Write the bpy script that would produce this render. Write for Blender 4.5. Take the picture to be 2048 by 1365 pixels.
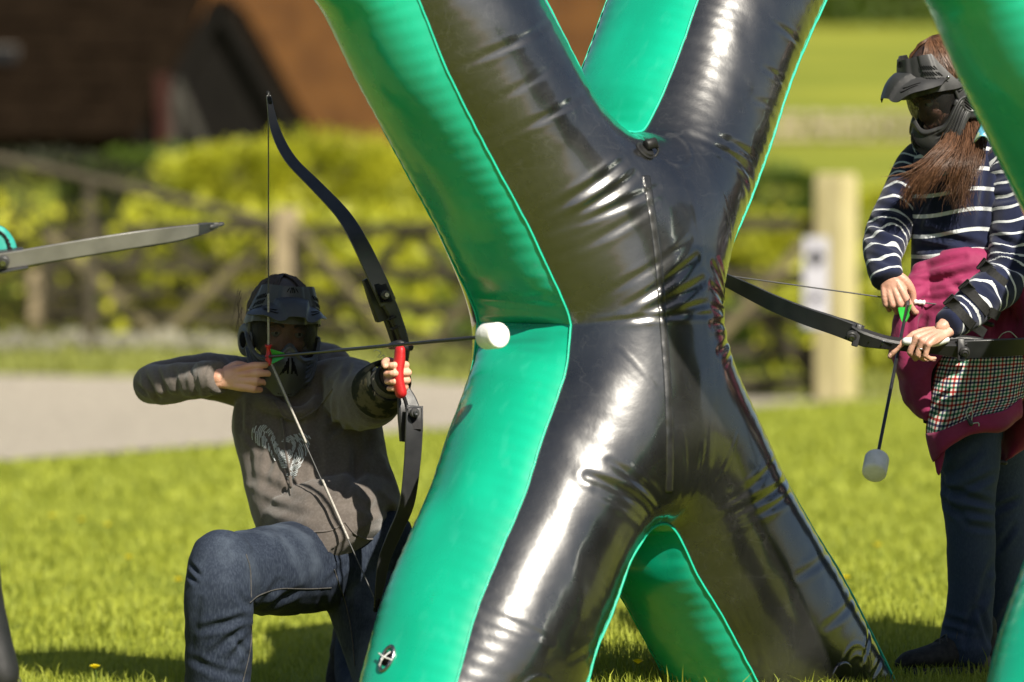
import bpy, math, random
import numpy as np
from mathutils import Vector, Matrix
from mathutils.bvhtree import BVHTree
from mathutils.geometry import delaunay_2d_cdt

random.seed(7); rng = np.random.default_rng(7)
R = math.radians
for o in list(bpy.data.objects): bpy.data.objects.remove(o)
scene = bpy.context.scene
COL = scene.collection

# ---------------------------------------------------------------- camera
F = 8800.0; CH = 1.1; HY = 464.0
cam_d = bpy.data.cameras.new('camera'); cam = bpy.data.objects.new('camera', cam_d); COL.objects.link(cam)
cam.location = (0, 0, CH); cam.rotation_euler = (R(90), 0, 0)
cam_d.sensor_width = 36; cam_d.lens = F*36/2048; cam_d.shift_y = -218.5/2048
cam_d.clip_start = 0.5; cam_d.clip_end = 2000
cam_d.dof.use_dof = True; cam_d.dof.focus_distance = 10.75; cam_d.dof.aperture_fstop = 2.2
scene.camera = cam

# ---------------------------------------------------------------- sky, sun, exposure
SUN_AZ, SUN_EL = 28.0, 41.0      # azimuth: degrees to the right of straight behind the camera
w = bpy.data.worlds.new('World'); scene.world = w; w.use_nodes = True
nt = w.node_tree; nt.nodes.clear()
sky = nt.nodes.new('ShaderNodeTexSky'); sky.sky_type = 'NISHITA'; sky.sun_disc = False
sky.sun_elevation = R(SUN_EL); sky.sun_rotation = R(180 - SUN_AZ)
sky.dust_density = 1.5; sky.ozone_density = 1.0
bg = nt.nodes.new('ShaderNodeBackground'); bg.inputs[1].default_value = 0.05
wo = nt.nodes.new('ShaderNodeOutputWorld')
nt.links.new(sky.outputs[0], bg.inputs[0]); nt.links.new(bg.outputs[0], wo.inputs[0])
sd = bpy.data.lights.new('sun', 'SUN'); sun = bpy.data.objects.new('sun', sd); COL.objects.link(sun)
sd.energy = 5.0; sd.angle = R(0.55); sd.color = (1.0, 0.93, 0.80)
SUNV = Vector((math.sin(R(SUN_AZ))*math.cos(R(SUN_EL)), -math.cos(R(SUN_AZ))*math.cos(R(SUN_EL)), math.sin(R(SUN_EL))))
sun.rotation_euler = SUNV.to_track_quat('Z', 'Y').to_euler()
sun.location = (6, -10, 14)
scene.view_settings.view_transform = 'Standard'; scene.view_settings.look = 'None'
scene.view_settings.gamma = 1.0; scene.view_settings.use_curve_mapping = False
scene.view_settings.exposure = 0.85

# ---------------------------------------------------------------- helpers
def P(px, py, Y):
    "the point at distance Y that the photograph shows at pixel px, py"
    return Vector(((px-1024)/F*Y, Y, CH-(py-HY)/F*Y))
def PP(L, Y=None):
    return [P(*(p if len(p) == 3 else (p[0], p[1], Y))) for p in L]
def sm(x, a, b):
    t = np.clip((x-a)/(b-a), 0, 1); return t*t*(3-2*t)
def lerp(a, b, t): return a+(b-a)*t
def org(p):
    while p is not None and p.parent is not None: p = p.parent
    return Vector(p.location) if p is not None else Vector((0, 0, 0))
SHARP = {'limb', 'upper_limb', 'lower_limb', 'riser', 'limb_pocket', 'limb_core', 'tip_wrap', 'guard_strap', 'strap_tail', 'riser_lip', 'sole', 'foam_tip', 'valve', 'limb_bolt', 'bolt_head', 'visor_peak', 'forehead_shell'}
def mk(name, vf, mat, parent=None, smooth=True, mats=None, midx=None):
    v, f = vf
    v = np.asarray(v, dtype=float).reshape(-1, 3)
    o0 = org(parent)
    me = bpy.data.meshes.new(name)
    v = v - np.array(o0)
    if isinstance(f, np.ndarray):
        me.vertices.add(len(v)); me.vertices.foreach_set('co', v.ravel())
        k = f.shape[1]; n = len(f)
        me.loops.add(n*k); me.loops.foreach_set('vertex_index', f.ravel().astype(np.int32))
        me.polygons.add(n); me.polygons.foreach_set('loop_start', np.arange(0, n*k, k, dtype=np.int32))
        try: me.polygons.foreach_set('loop_total', np.full(n, k, dtype=np.int32))
        except Exception: pass
        me.update(calc_edges=True); me.validate()
    else:
        me.from_pydata([tuple(p) for p in v], [], [tuple(int(i) for i in q) for q in f]); me.update()
    for m in ([mat] if mats is None else mats): me.materials.append(m)
    if midx is not None: me.polygons.foreach_set('material_index', np.asarray(midx, dtype=np.int32))
    if smooth: me.polygons.foreach_set('use_smooth', [True]*len(me.polygons))
    if smooth and name in SHARP: me.set_sharp_from_angle(angle=R(32))
    o = bpy.data.objects.new(name, me); COL.objects.link(o)
    if parent is not None: o.parent = parent
    return o
def root(name, loc, label, cat, group=None):
    o = bpy.data.objects.new(name, None); COL.objects.link(o); o.location = loc
    o.empty_display_size = 0.1
    o['label'] = label; o['category'] = cat
    if group: o['group'] = group
    return o
def tag(o, label=None, cat=None, group=None, kind=None):
    if label: o['label'] = label
    if cat: o['category'] = cat
    if group: o['group'] = group
    if kind: o['kind'] = kind
    return o
def join(*parts):
    V = []; Fc = []; n = 0
    for v, f in parts:
        v = [tuple(p) for p in v]; V += v; Fc += [tuple(int(i)+n for i in q) for q in f]; n += len(v)
    return V, Fc
def spl(pts, k=6):
    "Catmull-Rom resampling of a list of equal-length number tuples"
    a = np.array([list(p) for p in pts], float); n = len(a)
    if n < 3: return [a[0]+(a[-1]-a[0])*i/k for i in range(k+1)]
    out = []
    for i in range(n-1):
        p0 = a[i-1] if i > 0 else 2*a[0]-a[1]
        p1, p2 = a[i], a[i+1]
        p3 = a[i+2] if i+2 < n else 2*a[-1]-a[-2]
        for j in range(k):
            t = j/k
            out.append(.5*(2*p1+(p2-p0)*t+(2*p0-5*p1+4*p2-p3)*t*t+(3*p1-p0-3*p2+p3)*t**3))
    out.append(a[-1]); return out
def tube(pts, rad, n=14, up=None, k=0, cap=True, power=2.0, capk=1.0):
    """swept tube; rad: one number, or one r or (ra, rb) for each point. up fixes the direction of ra"""
    m = len(pts)
    if not isinstance(rad, (list, tuple)): rad = [rad]*m
    rr = [(r, r) if not isinstance(r, (list, tuple)) else tuple(r) for r in rad]
    A = [tuple(p)+tuple(r) for p, r in zip(pts, rr)]
    if k and m > 2: A = spl(A, k)
    A = np.array([list(x) for x in A]); m = len(A)
    C = [Vector(x[:3]) for x in A]; rr = [(max(x[3], 1e-5), max(x[4], 1e-5)) for x in A]
    T = []
    for i in range(m):
        t = C[min(i+1, m-1)]-C[max(i-1, 0)]
        T.append(t.normalized() if t.length > 1e-9 else (T[-1] if T else Vector((0, 0, 1))))
    rings = []
    a = None
    seq = []
    for i in range(m):
        if up is not None:
            a = Vector(up)-T[i]*Vector(up).dot(T[i])
        else:
            if a is None:
                a = Vector((0, 0, 1)) if abs(T[i].z) < .9 else Vector((1, 0, 0))
            a = a-T[i]*a.dot(T[i])
        a.normalize()
        seq.append((C[i], T[i], a.copy(), rr[i]))
    ext = []
    if cap:
        c, t, a, r = seq[0]; q = min(r)*capk
        for s in (80, 55, 28): ext.append((c-t*q*math.sin(R(s)), t, a, (r[0]*math.cos(R(s)), r[1]*math.cos(R(s)))))
    body = seq
    end = []
    if cap:
        c, t, a, r = seq[-1]; q = min(r)*capk
        for s in (28, 55, 80): end.append((c+t*q*math.sin(R(s)), t, a, (r[0]*math.cos(R(s)), r[1]*math.cos(R(s)))))
    V = []
    allr = ext+body+end
    for c, t, a, r in allr:
        b = t.cross(a)
        for j in range(n):
            th = 2*math.pi*j/n; cs, sn = math.cos(th), math.sin(th)
            if power != 2.0:
                cs = math.copysign(abs(cs)**(2/power), cs); sn = math.copysign(abs(sn)**(2/power), sn)
            V.append(tuple(c+a*(r[0]*cs)+b*(r[1]*sn)))
    Fc = []
    for i in range(len(allr)-1):
        for j in range(n):
            j2 = (j+1) % n
            Fc.append((i*n+j, i*n+j2, (i+1)*n+j2, (i+1)*n+j))
    Fc.append(tuple(range(n-1, -1, -1)))
    Fc.append(tuple((len(allr)-1)*n+j for j in range(n)))
    return V, Fc
def ball(c, r, nu=16, nv=10, M=None):
    r = (r, r, r) if not isinstance(r, (tuple, list)) else r
    V = [(0, 0, r[2])]; Fc = []
    for i in range(1, nv):
        a = math.pi*i/nv
        for j in range(nu):
            b = 2*math.pi*j/nu
            V.append((r[0]*math.sin(a)*math.cos(b), r[1]*math.sin(a)*math.sin(b), r[2]*math.cos(a)))
    V.append((0, 0, -r[2])); L = len(V)-1
    for j in range(nu):
        j2 = (j+1) % nu
        Fc.append((0, 1+j, 1+j2)); Fc.append((L, 1+(nv-2)*nu+j2, 1+(nv-2)*nu+j))
        for i in range(nv-2): Fc.append((1+i*nu+j, 1+(i+1)*nu+j, 1+(i+1)*nu+j2, 1+i*nu+j2))
    c = Vector(c)
    if M is None: return [tuple(Vector(p)+c) for p in V], Fc
    return [tuple((M @ Vector(p))+c) for p in V], Fc
def box(c, s, M=None, bev=0.0):
    "box with chamfered edges; M is a 3x3 orientation"
    c = Vector(c); hx, hy, hz = s[0]/2, s[1]/2, s[2]/2
    if bev <= 0:
        V = [Vector((x*hx, y*hy, z*hz)) for z in (-1, 1) for y in (-1, 1) for x in (-1, 1)]
        Fc = [(0, 2, 3, 1), (4, 5, 7, 6), (0, 1, 5, 4), (2, 6, 7, 3), (0, 4, 6, 2), (1, 3, 7, 5)]
    else:
        V = []; idx = {}
        for z in (-1, 1):
            for y in (-1, 1):
                for x in (-1, 1):
                    for ax in range(3):
                        p = [x*(hx-bev), y*(hy-bev), z*(hz-bev)]
                        p[ax] = (x*hx, y*hy, z*hz)[ax]
                        idx[(x, y, z, ax)] = len(V); V.append(Vector(p))
        Fc = []
        for ax in range(3):
            o1, o2 = [(1, 2), (0, 2), (0, 1)][ax]
            for s_ in (-1, 1):
                q = []
                for a_, b_ in ((-1, -1), (1, -1), (1, 1), (-1, 1)):
                    k = [0, 0, 0]; k[ax] = s_; k[o1] = a_; k[o2] = b_; q.append(idx[tuple(k)+(ax,)])
                Fc.append(tuple(q))
                for t_ in (-1, 1):
                    pass
        for ax in range(3):
            o1, o2 = [(1, 2), (0, 2), (0, 1)][ax]
            for a_ in (-1, 1):
                for b_ in (-1, 1):
                    k0 = [0, 0, 0]; k0[ax] = -1; k0[o1] = a_; k0[o2] = b_
                    k1 = list(k0); k1[ax] = 1
                    Fc.append((idx[tuple(k0)+(o1,)], idx[tuple(k1)+(o1,)], idx[tuple(k1)+(o2,)], idx[tuple(k0)+(o2,)]))
        for z in (-1, 1):
            for y in (-1, 1):
                for x in (-1, 1): Fc.append(tuple(idx[(x, y, z, a)] for a in range(3)))
    if M is None: M = Matrix.Identity(3)
    return [tuple((M @ p)+c) for p in V], Fc
def beam(p, q, wd, th, up=(0, 0, 1), bev=0.004):
    "straight timber from p to q; wd along up, th across"
    p, q = Vector(p), Vector(q); t = (q-p).normalized(); u = Vector(up); u = (u-t*u.dot(t)).normalized(); s = t.cross(u)
    M = Matrix((t, s, u)).transposed()
    return box((p+q)/2, ((q-p).length, th, wd), M, bev)
def lathe(prof, c, axis, n=24):
    "prof: list of (distance along axis, radius)"
    axis = Vector(axis).normalized(); a = axis.orthogonal().normalized(); b = axis.cross(a); c = Vector(c)
    V = []
    for h, r in prof:
        for j in range(n):
            th = 2*math.pi*j/n; V.append(tuple(c+axis*h+a*(max(r, 1e-5)*math.cos(th))+b*(max(r, 1e-5)*math.sin(th))))
    Fc = []
    for i in range(len(prof)-1):
        for j in range(n): j2 = (j+1) % n; Fc.append((i*n+j, i*n+j2, (i+1)*n+j2, (i+1)*n+j))
    Fc.append(tuple(range(n-1, -1, -1))); Fc.append(tuple((len(prof)-1)*n+j for j in range(n)))
    return V, Fc
def sheet(f, nu, nv, th=0.003, wrap=False):
    "slab of thickness th over the surface f(u, v), u and v in 0..1"
    G = np.array([[list(f(i/nu, j/nv)) for j in range(nv+1)] for i in range(nu+1)], float)
    du = np.gradient(G, axis=0); dv = np.gradient(G, axis=1)
    N = np.cross(du, dv); L = np.linalg.norm(N, axis=2, keepdims=True); N = N/np.maximum(L, 1e-12)
    A = (G+N*th/2).reshape(-1, 3); B = (G-N*th/2).reshape(-1, 3)
    m = nv+1; K = (nu+1)*m
    V = [tuple(x) for x in A]+[tuple(x) for x in B]; Fc = []
    for i in range(nu):
        for j in range(nv):
            a, b, c, d = i*m+j, (i+1)*m+j, (i+1)*m+j+1, i*m+j+1
            Fc.append((a, b, c, d)); Fc.append((K+d, K+c, K+b, K+a))
    for i in range(nu):
        a, b = i*m, (i+1)*m; Fc.append((K+a, K+b, b, a))
        a, b = i*m+nv, (i+1)*m+nv; Fc.append((a, b, K+b, K+a))
    for j in range(nv):
        a, b = j, j+1; Fc.append((a, b, K+b, K+a))
        a, b = nu*m+j, nu*m+j+1; Fc.append((K+a, K+b, b, a))
    return V, Fc
def ribbon(pts, wdir, wd, th, k=5):
    "flat limb: rectangular section, wd wide along wdir, th thick, bevelled"
    m = len(pts); wd = wd if isinstance(wd, list) else [wd]*m; th = th if isinstance(th, list) else [th]*m
    A = spl([tuple(p)+(a, b) for p, a, b in zip(pts, wd, th)], k)
    V = []; n = len(A); wdir = Vector(wdir).normalized()
    C = [Vector(x[:3]) for x in A]
    for i in range(n):
        t = (C[min(i+1, n-1)]-C[max(0, i-1)]).normalized(); s = (wdir-t*wdir.dot(t)).normalized(); u = t.cross(s)
        a, b = A[i][3]/2, A[i][4]/2; e = min(a, b)*.35
        for x, y in ((-a+e, -b), (a-e, -b), (a, -b+e), (a, b-e), (a-e, b), (-a+e, b), (-a, b-e), (-a, -b+e)):
            V.append(tuple(C[i]+s*x+u*y))
    Fc = [(i*8+j, i*8+(j+1) % 8, (i+1)*8+(j+1) % 8, (i+1)*8+j) for i in range(n-1) for j in range(8)]
    Fc.append(tuple(range(7, -1, -1))); Fc.append(tuple((n-1)*8+j for j in range(8)))
    return V, Fc
def read_mesh(me):
    n = len(me.vertices); v = np.empty(n*3); me.vertices.foreach_get('co', v)
    nm = np.empty(n*3); me.vertices.foreach_get('normal', nm)
    f = [tuple(p.vertices) for p in me.polygons]
    return v.reshape(-1, 3), nm.reshape(-1, 3), f
def remesh(parts, vox, smooth=4):
    V, Fc = join(*parts)
    me = bpy.data.meshes.new('tmp'); me.from_pydata(V, [], Fc); me.update()
    o = bpy.data.objects.new('tmp', me); COL.objects.link(o)
    m = o.modifiers.new('r', 'REMESH'); m.mode = 'VOXEL'; m.voxel_size = vox; m.adaptivity = 0
    if smooth:
        s = o.modifiers.new('s', 'SMOOTH'); s.factor = .5; s.iterations = smooth
    dg = bpy.context.evaluated_depsgraph_get(); dg.update()
    em = bpy.data.meshes.new_from_object(o.evaluated_get(dg))
    v, n, f = read_mesh(em)
    bpy.data.objects.remove(o); bpy.data.meshes.remove(me); bpy.data.meshes.remove(em)
    f = np.array([q for q in f if len(q) == 4], dtype=np.int64)
    return v, n, f
def vnoise(p, s, seed=0):
    "cheap smooth 3-D value noise, -1..1, vectorised"
    q = np.asarray(p)*s+seed*17.31
    i = np.floor(q).astype(np.int64); t = q-i; t = t*t*(3-2*t)
    def h(a, b, c):
        n = (a*73856093) ^ (b*19349663) ^ (c*83492791); n = (n ^ (n >> 13))*1274126177
        return ((n ^ (n >> 16)) & 0xffff)/32767.5-1
    x, y, z = i[:, 0], i[:, 1], i[:, 2]; r = 0
    for a in (0, 1):
        for b in (0, 1):
            for c in (0, 1):
                wt = (t[:, 0] if a else 1-t[:, 0])*(t[:, 1] if b else 1-t[:, 1])*(t[:, 2] if c else 1-t[:, 2])
                r = r+wt*h(x+a, y+b, z+c)
    return r
def folds(v, n, segs):
    "valleys (depth > 0) or ridges (depth < 0) along 3-D line segments (p, q, width, depth)"
    v = v.copy(); d = np.zeros(len(v)); wy = np.array([1, .12, 1]); vw = v*wy
    face = np.clip(-n[:, 1]*3+.3, 0, 1)
    for p, q, wd, dp in segs:
        p = np.array(p)*wy; q = np.array(q)*wy; L = q-p; l2 = L@L
        t = np.clip(((vw-p)@L)/l2, 0, 1)
        c = p+t[:, None]*L; ds = np.linalg.norm(vw-c, axis=1)
        fade = np.sin(np.pi*np.clip(t*.86+.07, 0, 1))**.7
        x = ds/wd
        d -= dp*fade*face*(np.exp(-x*x)-.45*np.exp(-((x-1.7)**2)*1.6))
    return v+n*d[:, None]
def copytree(o, parent=None, shift=None):
    c = o.copy(); COL.objects.link(c); c.parent = parent
    for ch in list(o.children): copytree(ch, c)
    return c

# ---------------------------------------------------------------- materials
MATS = {}
def pm(name, c1, c2=None, scale=5.0, rough=.6, rough2=None, bump=0.0, bscale=40.0, metal=0.0, coat=0.0, sss=0.0, spec=.5, stretch=(1, 1, 1), detail=5, island=0.0, trans=0.0, sheen=0.0, contrast=(.35, .65)):
    if name in MATS: return MATS[name]
    m = bpy.data.materials.new(name); m.use_nodes = True; t = m.node_tree; N = t.nodes; L = t.links
    b = N['Principled BSDF']; MATS[name] = m
    b.inputs['Roughness'].default_value = rough; b.inputs['Metallic'].default_value = metal
    b.inputs['Specular IOR Level'].default_value = spec
    b.inputs['Coat Weight'].default_value = coat; b.inputs['Coat Roughness'].default_value = .115; b.inputs['Coat IOR'].default_value = 1.65
    if sheen: b.inputs['Sheen Weight'].default_value = sheen
    if sss:
        b.inputs['Subsurface Weight'].default_value = sss; b.inputs['Subsurface Radius'].default_value = (.01, .004, .002); b.inputs['Subsurface Scale'].default_value = 1.0
    c2 = c2 or tuple(x*.7 for x in c1)
    co = N.new('ShaderNodeTexCoord'); mp = N.new('ShaderNodeMapping'); mp.inputs['Scale'].default_value = stretch
    L.new(co.outputs['Object'], mp.inputs[0])
    no = N.new('ShaderNodeTexNoise'); no.inputs['Scale'].default_value = scale; no.inputs['Detail'].default_value = detail
    L.new(mp.outputs[0], no.inputs['Vector'])
    mr = N.new('ShaderNodeMapRange'); mr.inputs[1].default_value = contrast[0]; mr.inputs[2].default_value = contrast[1]
    L.new(no.outputs[0], mr.inputs[0])
    mx = N.new('ShaderNodeMix'); mx.data_type = 'RGBA'; mx.inputs[6].default_value = (*c1, 1); mx.inputs[7].default_value = (*c2, 1)
    fac = mr.outputs[0]
    if island:
        g = N.new('ShaderNodeNewGeometry'); ad = N.new('ShaderNodeMath'); ad.operation = 'MULTIPLY_ADD'
        L.new(g.outputs['Random Per Island'], ad.inputs[0]); ad.inputs[1].default_value = island
        sc_ = N.new('ShaderNodeMath'); sc_.operation = 'MULTIPLY'; sc_.inputs[1].default_value = 1-island
        L.new(fac, sc_.inputs[0]); L.new(sc_.outputs[0], ad.inputs[2]); fac = ad.outputs[0]
    L.new(fac, mx.inputs[0]); L.new(mx.outputs[2], b.inputs['Base Color'])
    if rough2 is not None:
        r2 = N.new('ShaderNodeMapRange'); r2.inputs[3].default_value = rough; r2.inputs[4].default_value = rough2
        n3 = N.new('ShaderNodeTexNoise'); n3.inputs['Scale'].default_value = scale*1.7; n3.inputs['Detail'].default_value = 6
        L.new(mp.outputs[0], n3.inputs['Vector']); r2.inputs[1].default_value = .35; r2.inputs[2].default_value = .65
        L.new(n3.outputs[0], r2.inputs[0]); L.new(r2.outputs[0], b.inputs['Roughness'])
    if bump:
        n2 = N.new('ShaderNodeTexNoise'); n2.inputs['Scale'].default_value = bscale; n2.inputs['Detail'].default_value = 4
        L.new(mp.outputs[0], n2.inputs['Vector'])
        bp = N.new('ShaderNodeBump'); bp.inputs['Strength'].default_value = 1; bp.inputs['Distance'].default_value = bump
        L.new(n2.outputs[0], bp.inputs['Height']); L.new(bp.outputs[0], b.inputs['Normal'])
    if trans:
        tr = N.new('ShaderNodeBsdfTranslucent'); L.new(mx.outputs[2], tr.inputs[0])
        ms = N.new('ShaderNodeMixShader'); ms.inputs[0].default_value = trans
        out = N['Material Output']; L.new(b.outputs[0], ms.inputs[1]); L.new(tr.outputs[0], ms.inputs[2]); L.new(ms.outputs[0], out.inputs[0])
    return m
def wear(m, scale, col, amt, stretch=(1, 1, 1), lo=.5, hi=.7, detail=6):
    "a second layer of worn or soiled colour"
    t = m.node_tree; N = t.nodes; L = t.links; b = N['Principled BSDF']; src = b.inputs['Base Color'].links[0].from_socket
    co = N.new('ShaderNodeTexCoord'); mp = N.new('ShaderNodeMapping'); mp.inputs['Scale'].default_value = stretch; L.new(co.outputs['Object'], mp.inputs[0])
    no = N.new('ShaderNodeTexNoise'); no.inputs['Scale'].default_value = scale; no.inputs['Detail'].default_value = detail; L.new(mp.outputs[0], no.inputs['Vector'])
    mr = N.new('ShaderNodeMapRange'); mr.inputs[1].default_value = lo; mr.inputs[2].default_value = hi; mr.inputs[4].default_value = amt; L.new(no.outputs[0], mr.inputs[0])
    mx = N.new('ShaderNodeMix'); mx.data_type = 'RGBA'; mx.inputs[7].default_value = (*col, 1); L.new(mr.outputs[0], mx.inputs[0]); L.new(src, mx.inputs[6]); L.new(mx.outputs[2], b.inputs['Base Color'])
    return m

M_skin = pm('skin', (.66, .38, .27), (.56, .28, .19), 22, .45, bump=.0011, bscale=170, sss=.12)
M_skin2 = pm('skin_fair', (.58, .33, .24), (.48, .24, .175), 24, .45, bump=.0011, bscale=170, sss=.12)
M_nail = pm('nail', (.58, .36, .29), (.54, .31, .25), 60, .25)
M_hood = pm('hoodie_cloth', (.115, .098, .086), (.080, .068, .060), 9, .95, bump=.0008, bscale=420, sheen=.25, spec=.15)
wear(M_hood, 160, (.16, .14, .13), .5, (1, 1, 1), .45, .75)
M_camo = pm('camo_cloth', (.10, .085, .055), (.018, .02, .014), 24, .9, bump=.001, bscale=200, contrast=(.45, .52), spec=.2)
M_red = pm('red_rubber', (.52, .018, .02), (.40, .012, .016), 30, .45, bump=.0005, bscale=300)
M_bowblk = pm('black_limb', (.022, .023, .026), (.036, .037, .040), 14, .30, .42, bump=.0001, bscale=300)
M_riser = pm('black_riser', (.016, .016, .017), (.024, .024, .026), 20, .38, .5, bump=.0003, bscale=400)
M_steel = pm('steel', (.35, .35, .36), (.22, .22, .23), 50, .3, metal=1.0)
M_blkpl = pm('black_plastic', (.022, .022, .023), (.036, .036, .037), 18, .42, .55, bump=.0002, bscale=500)
M_maskb = pm('mask_plastic', (.040, .043, .048), (.055, .058, .062), 16, .38, .5, bump=.00025, bscale=500)
M_foam = pm('white_foam', (.80, .80, .78), (.66, .66, .62), 30, .8, bump=.0016, bscale=120, sss=.0)
wear(M_foam, 35, (.42, .42, .34), .5, (1, 1, 1), .55, .75)
M_green_v = pm('green_vane', (.04, .50, .06), (.03, .42, .05), 20, .35, trans=.35)
M_shaft = pm('shaft', (.02, .021, .024), (.012, .012, .014), 60, .28)
M_string = pm('string_dark', (.05, .05, .05), (.08, .08, .08), 300, .6)
M_strl = pm('string_light', (.42, .40, .36), (.22, .20, .18), 400, .6)
M_dark = pm('dark_slot', (.004, .004, .004), (.006, .006, .006), 20, .8, spec=.1)
M_strap = pm('strap_web', (.010, .010, .010), (.018, .018, .018), 200, .75, bump=.0004, bscale=600, spec=.25)
M_mag = pm('magenta_nylon', (.25, .011, .075), (.18, .008, .055), 9, .72, .85, bump=.0012, bscale=90, sheen=.1)
M_white = pm('white_plastic', (.75, .75, .74), (.62, .62, .60), 40, .4)
M_tip = pm('matt_tip', (.008, .008, .008), (.012, .012, .012), 40, .7, spec=.15)
M_yarn = pm('pale_cord', (.45, .50, .46), (.36, .40, .38), 200, .8)
M_teal = pm('teal_foam', (.02, .30, .25), (.015, .24, .20), 40, .6, bump=.0004, bscale=300)
M_silver = pm('silver', (.75, .74, .72), (.6, .6, .58), 60, .2, metal=1.0)
M_shoe = pm('shoe_fabric', (.014, .014, .015), (.03, .029, .028), 60, .8, bump=.0008, bscale=350, spec=.25)
M_lace = pm('shoe_lace', (.07, .068, .062), (.03, .03, .028), 200, .8)
M_legg = pm('black_legging', (.008, .008, .009), (.013, .013, .014), 25, .55, bump=.0004, bscale=500)
M_limbgrey = pm('worn_grey_limb', (.10, .096, .09), (.145, .14, .13), 13, .28, .42, spec=.7, bump=.0001, bscale=200)
M_tshirt = pm('teal_shirt', (.02, .14, .13), (.015, .10, .10), 9, .9, bump=.0006, bscale=400, spec=.2)
M_collar = bpy.data.materials.new('print_collar')
# ---------------------------------------------------------------- ground
def edge_lawn(x): return 24.6+(x+.2)*1.65          # where the lawn ends and the gravel starts
def gz(x, y):
    x = np.asarray(x, float); y = np.asarray(y, float)
    z = -.10*(1-sm(x, -.45, .30))*(1-sm(y, 12, 17))
    z = z + .34*sm(y, 26, 34)*(1-sm(x, -1.2, 1.2))
    z = z + .085*np.maximum(0, y-31)**1.0*sm(y, 30, 38)
    z = z + .008*vnoise(np.stack([x, y, 0*x], -1).reshape(-1, 3), .35, 3).reshape(x.shape)*sm(y, 14, 20)
    return z
def gz1(x, y): return float(gz(np.array([x]), np.array([y]))[0])
def ground_patch(name, ys, xfun, nx, dz, mat):
    V = []; Fc = []
    for y in ys:
        a, b = xfun(y); xs = np.linspace(a, b, nx+1)
        z = gz(xs, np.full(nx+1, y))+dz
        V += [(x, y, zz) for x, zz in zip(xs, z)]
    m = nx+1
    for i in range(len(ys)-1):
        for j in range(nx): Fc.append((i*m+j, i*m+j+1, (i+1)*m+j+1, (i+1)*m+j))
    o = mk(name, (V, Fc), mat); o['kind'] = 'structure'; return o

m = pm('lawn_soil', (.27, .30, .034), (.17, .205, .026), 2.6, .95, bump=.02, bscale=60, detail=8, spec=.1)
ys = list(np.concatenate([np.linspace(-400, -40, 6), np.linspace(-30, 6, 8), np.linspace(6.5, 14, 40), np.linspace(14.3, 40, 70)]))
ground_patch('lawn', ys, lambda y: (-30, 30) if y > -20 else (-300, 300), 90, 0.0, m)
mg = pm('gravel', (.46, .41, .33), (.22, .195, .155), 22, .9, bump=.02, bscale=50, detail=9, spec=.2, contrast=(.3, .7))
# the drive: a sheet just above the lawn, its near edge running away to the right
V = []; Fc = []; n = 60
for i in range(n+1):
    x = -14+28*i/n; y0 = edge_lawn(x)+.12*math.sin(x*2.3)+.07*math.sin(x*7.1)
    far = 29.0+.35*(1-float(sm(x, -1, 1)))+.12*math.sin(x*3)
    far = max(far, y0+.4)
    for j in range(9):
        y = lerp(y0, far, j/8); V.append((x, y, gz1(x, y)+.012))
for i in range(n):
    for j in range(8): a = i*9+j; Fc.append((a, a+9, a+10, a+1))
tag(mk('gravel_drive', (V, Fc), mg), kind='structure')
mf = pm('pasture', (.23, .24, .034), (.13, .16, .022), .25, .95, bump=.05, bscale=5, detail=8, spec=.05)
ys = list(np.linspace(40, 80, 20))+list(np.linspace(85, 420, 40))
o = ground_patch('pasture_hill', ys, lambda y: (-80-y*.3, 80+y*.3), 60, 0.0, mf)

# ---------------------------------------------------------------- the inflatable X-shaped bunkers
TH = R(40); XH = Vector((math.cos(TH), math.sin(TH), 0)); NF = Vector((math.sin(TH), -math.cos(TH), 0)); ZV = Vector((0, 0, 1))
YC = 10.42; XC = (1290-1024)/F*YC
TILT = R(9)                       # the soft bunker leans back a little
C0 = Vector((XC, YC, .9)); N0 = NF.copy()
NF = N0*math.cos(TILT)+Vector((0, 0, 1))*math.sin(TILT); ZT = Vector((0, 0, 1))*math.cos(TILT)-N0*math.sin(TILT)
def uv_of(px, py):
    o = Vector((0, 0, CH)); d = P(px, py, 10)-o; t = (C0-o).dot(NF)/d.dot(NF); q = o+d*t-C0
    return (q.dot(XH), q.dot(ZT))
LS = [(760, -150), (800, -70), (840, 5), (899, 149), (977, 303), (1054, 446), (1105, 554), (1134, 618), (1143, 650)]
LS2 = [(1143, 650), (1139, 690), (1130, 751), (1087, 875), (1049, 993), (1001, 1106), (952, 1229), (915, 1364), (896, 1440)]
BE1 = [(896, 1440), (915, 1468), (1020, 1480), (1130, 1474), (1152, 1450)]
BN = [(1152, 1450), (1175, 1364), (1194, 1294), (1226, 1218), (1258, 1127), (1285, 1079), (1305, 1055), (1326, 1047), (1346, 1055), (1366, 1086), (1398, 1154), (1441, 1224), (1479, 1294), (1516, 1364), (1540, 1410)]
BE2 = [(1540, 1410), (1560, 1430), (1680, 1430), (1800, 1422), (1812, 1405)]
RS = [(1812, 1405), (1790, 1364), (1742, 1267), (1683, 1154), (1624, 1057), (1570, 961), (1522, 859), (1479, 773), (1446, 708), (1434, 665), (1432, 636)]
RS2 = [(1432, 636), (1434, 610), (1443, 569), (1464, 487), (1500, 400), (1541, 287), (1572, 190), (1603, 108), (1651, 0), (1688, -80), (1700, -130)]
TE2 = [(1700, -130), (1690, -156), (1580, -168), (1470, -160), (1452, -140)]
TN = [(1452, -140), (1397, 0), (1374, 67), (1341, 154), (1315, 215), (1291, 258), (1276, 266), (1262, 266), (1246, 260), (1208, 220), (1177, 174), (1131, 82), (1090, 0), (1050, -80), (1030, -130)]
TE1 = [(1030, -130), (1015, -156), (900, -172), (775, -168), (760, -150)]
SP = .0062
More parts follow.
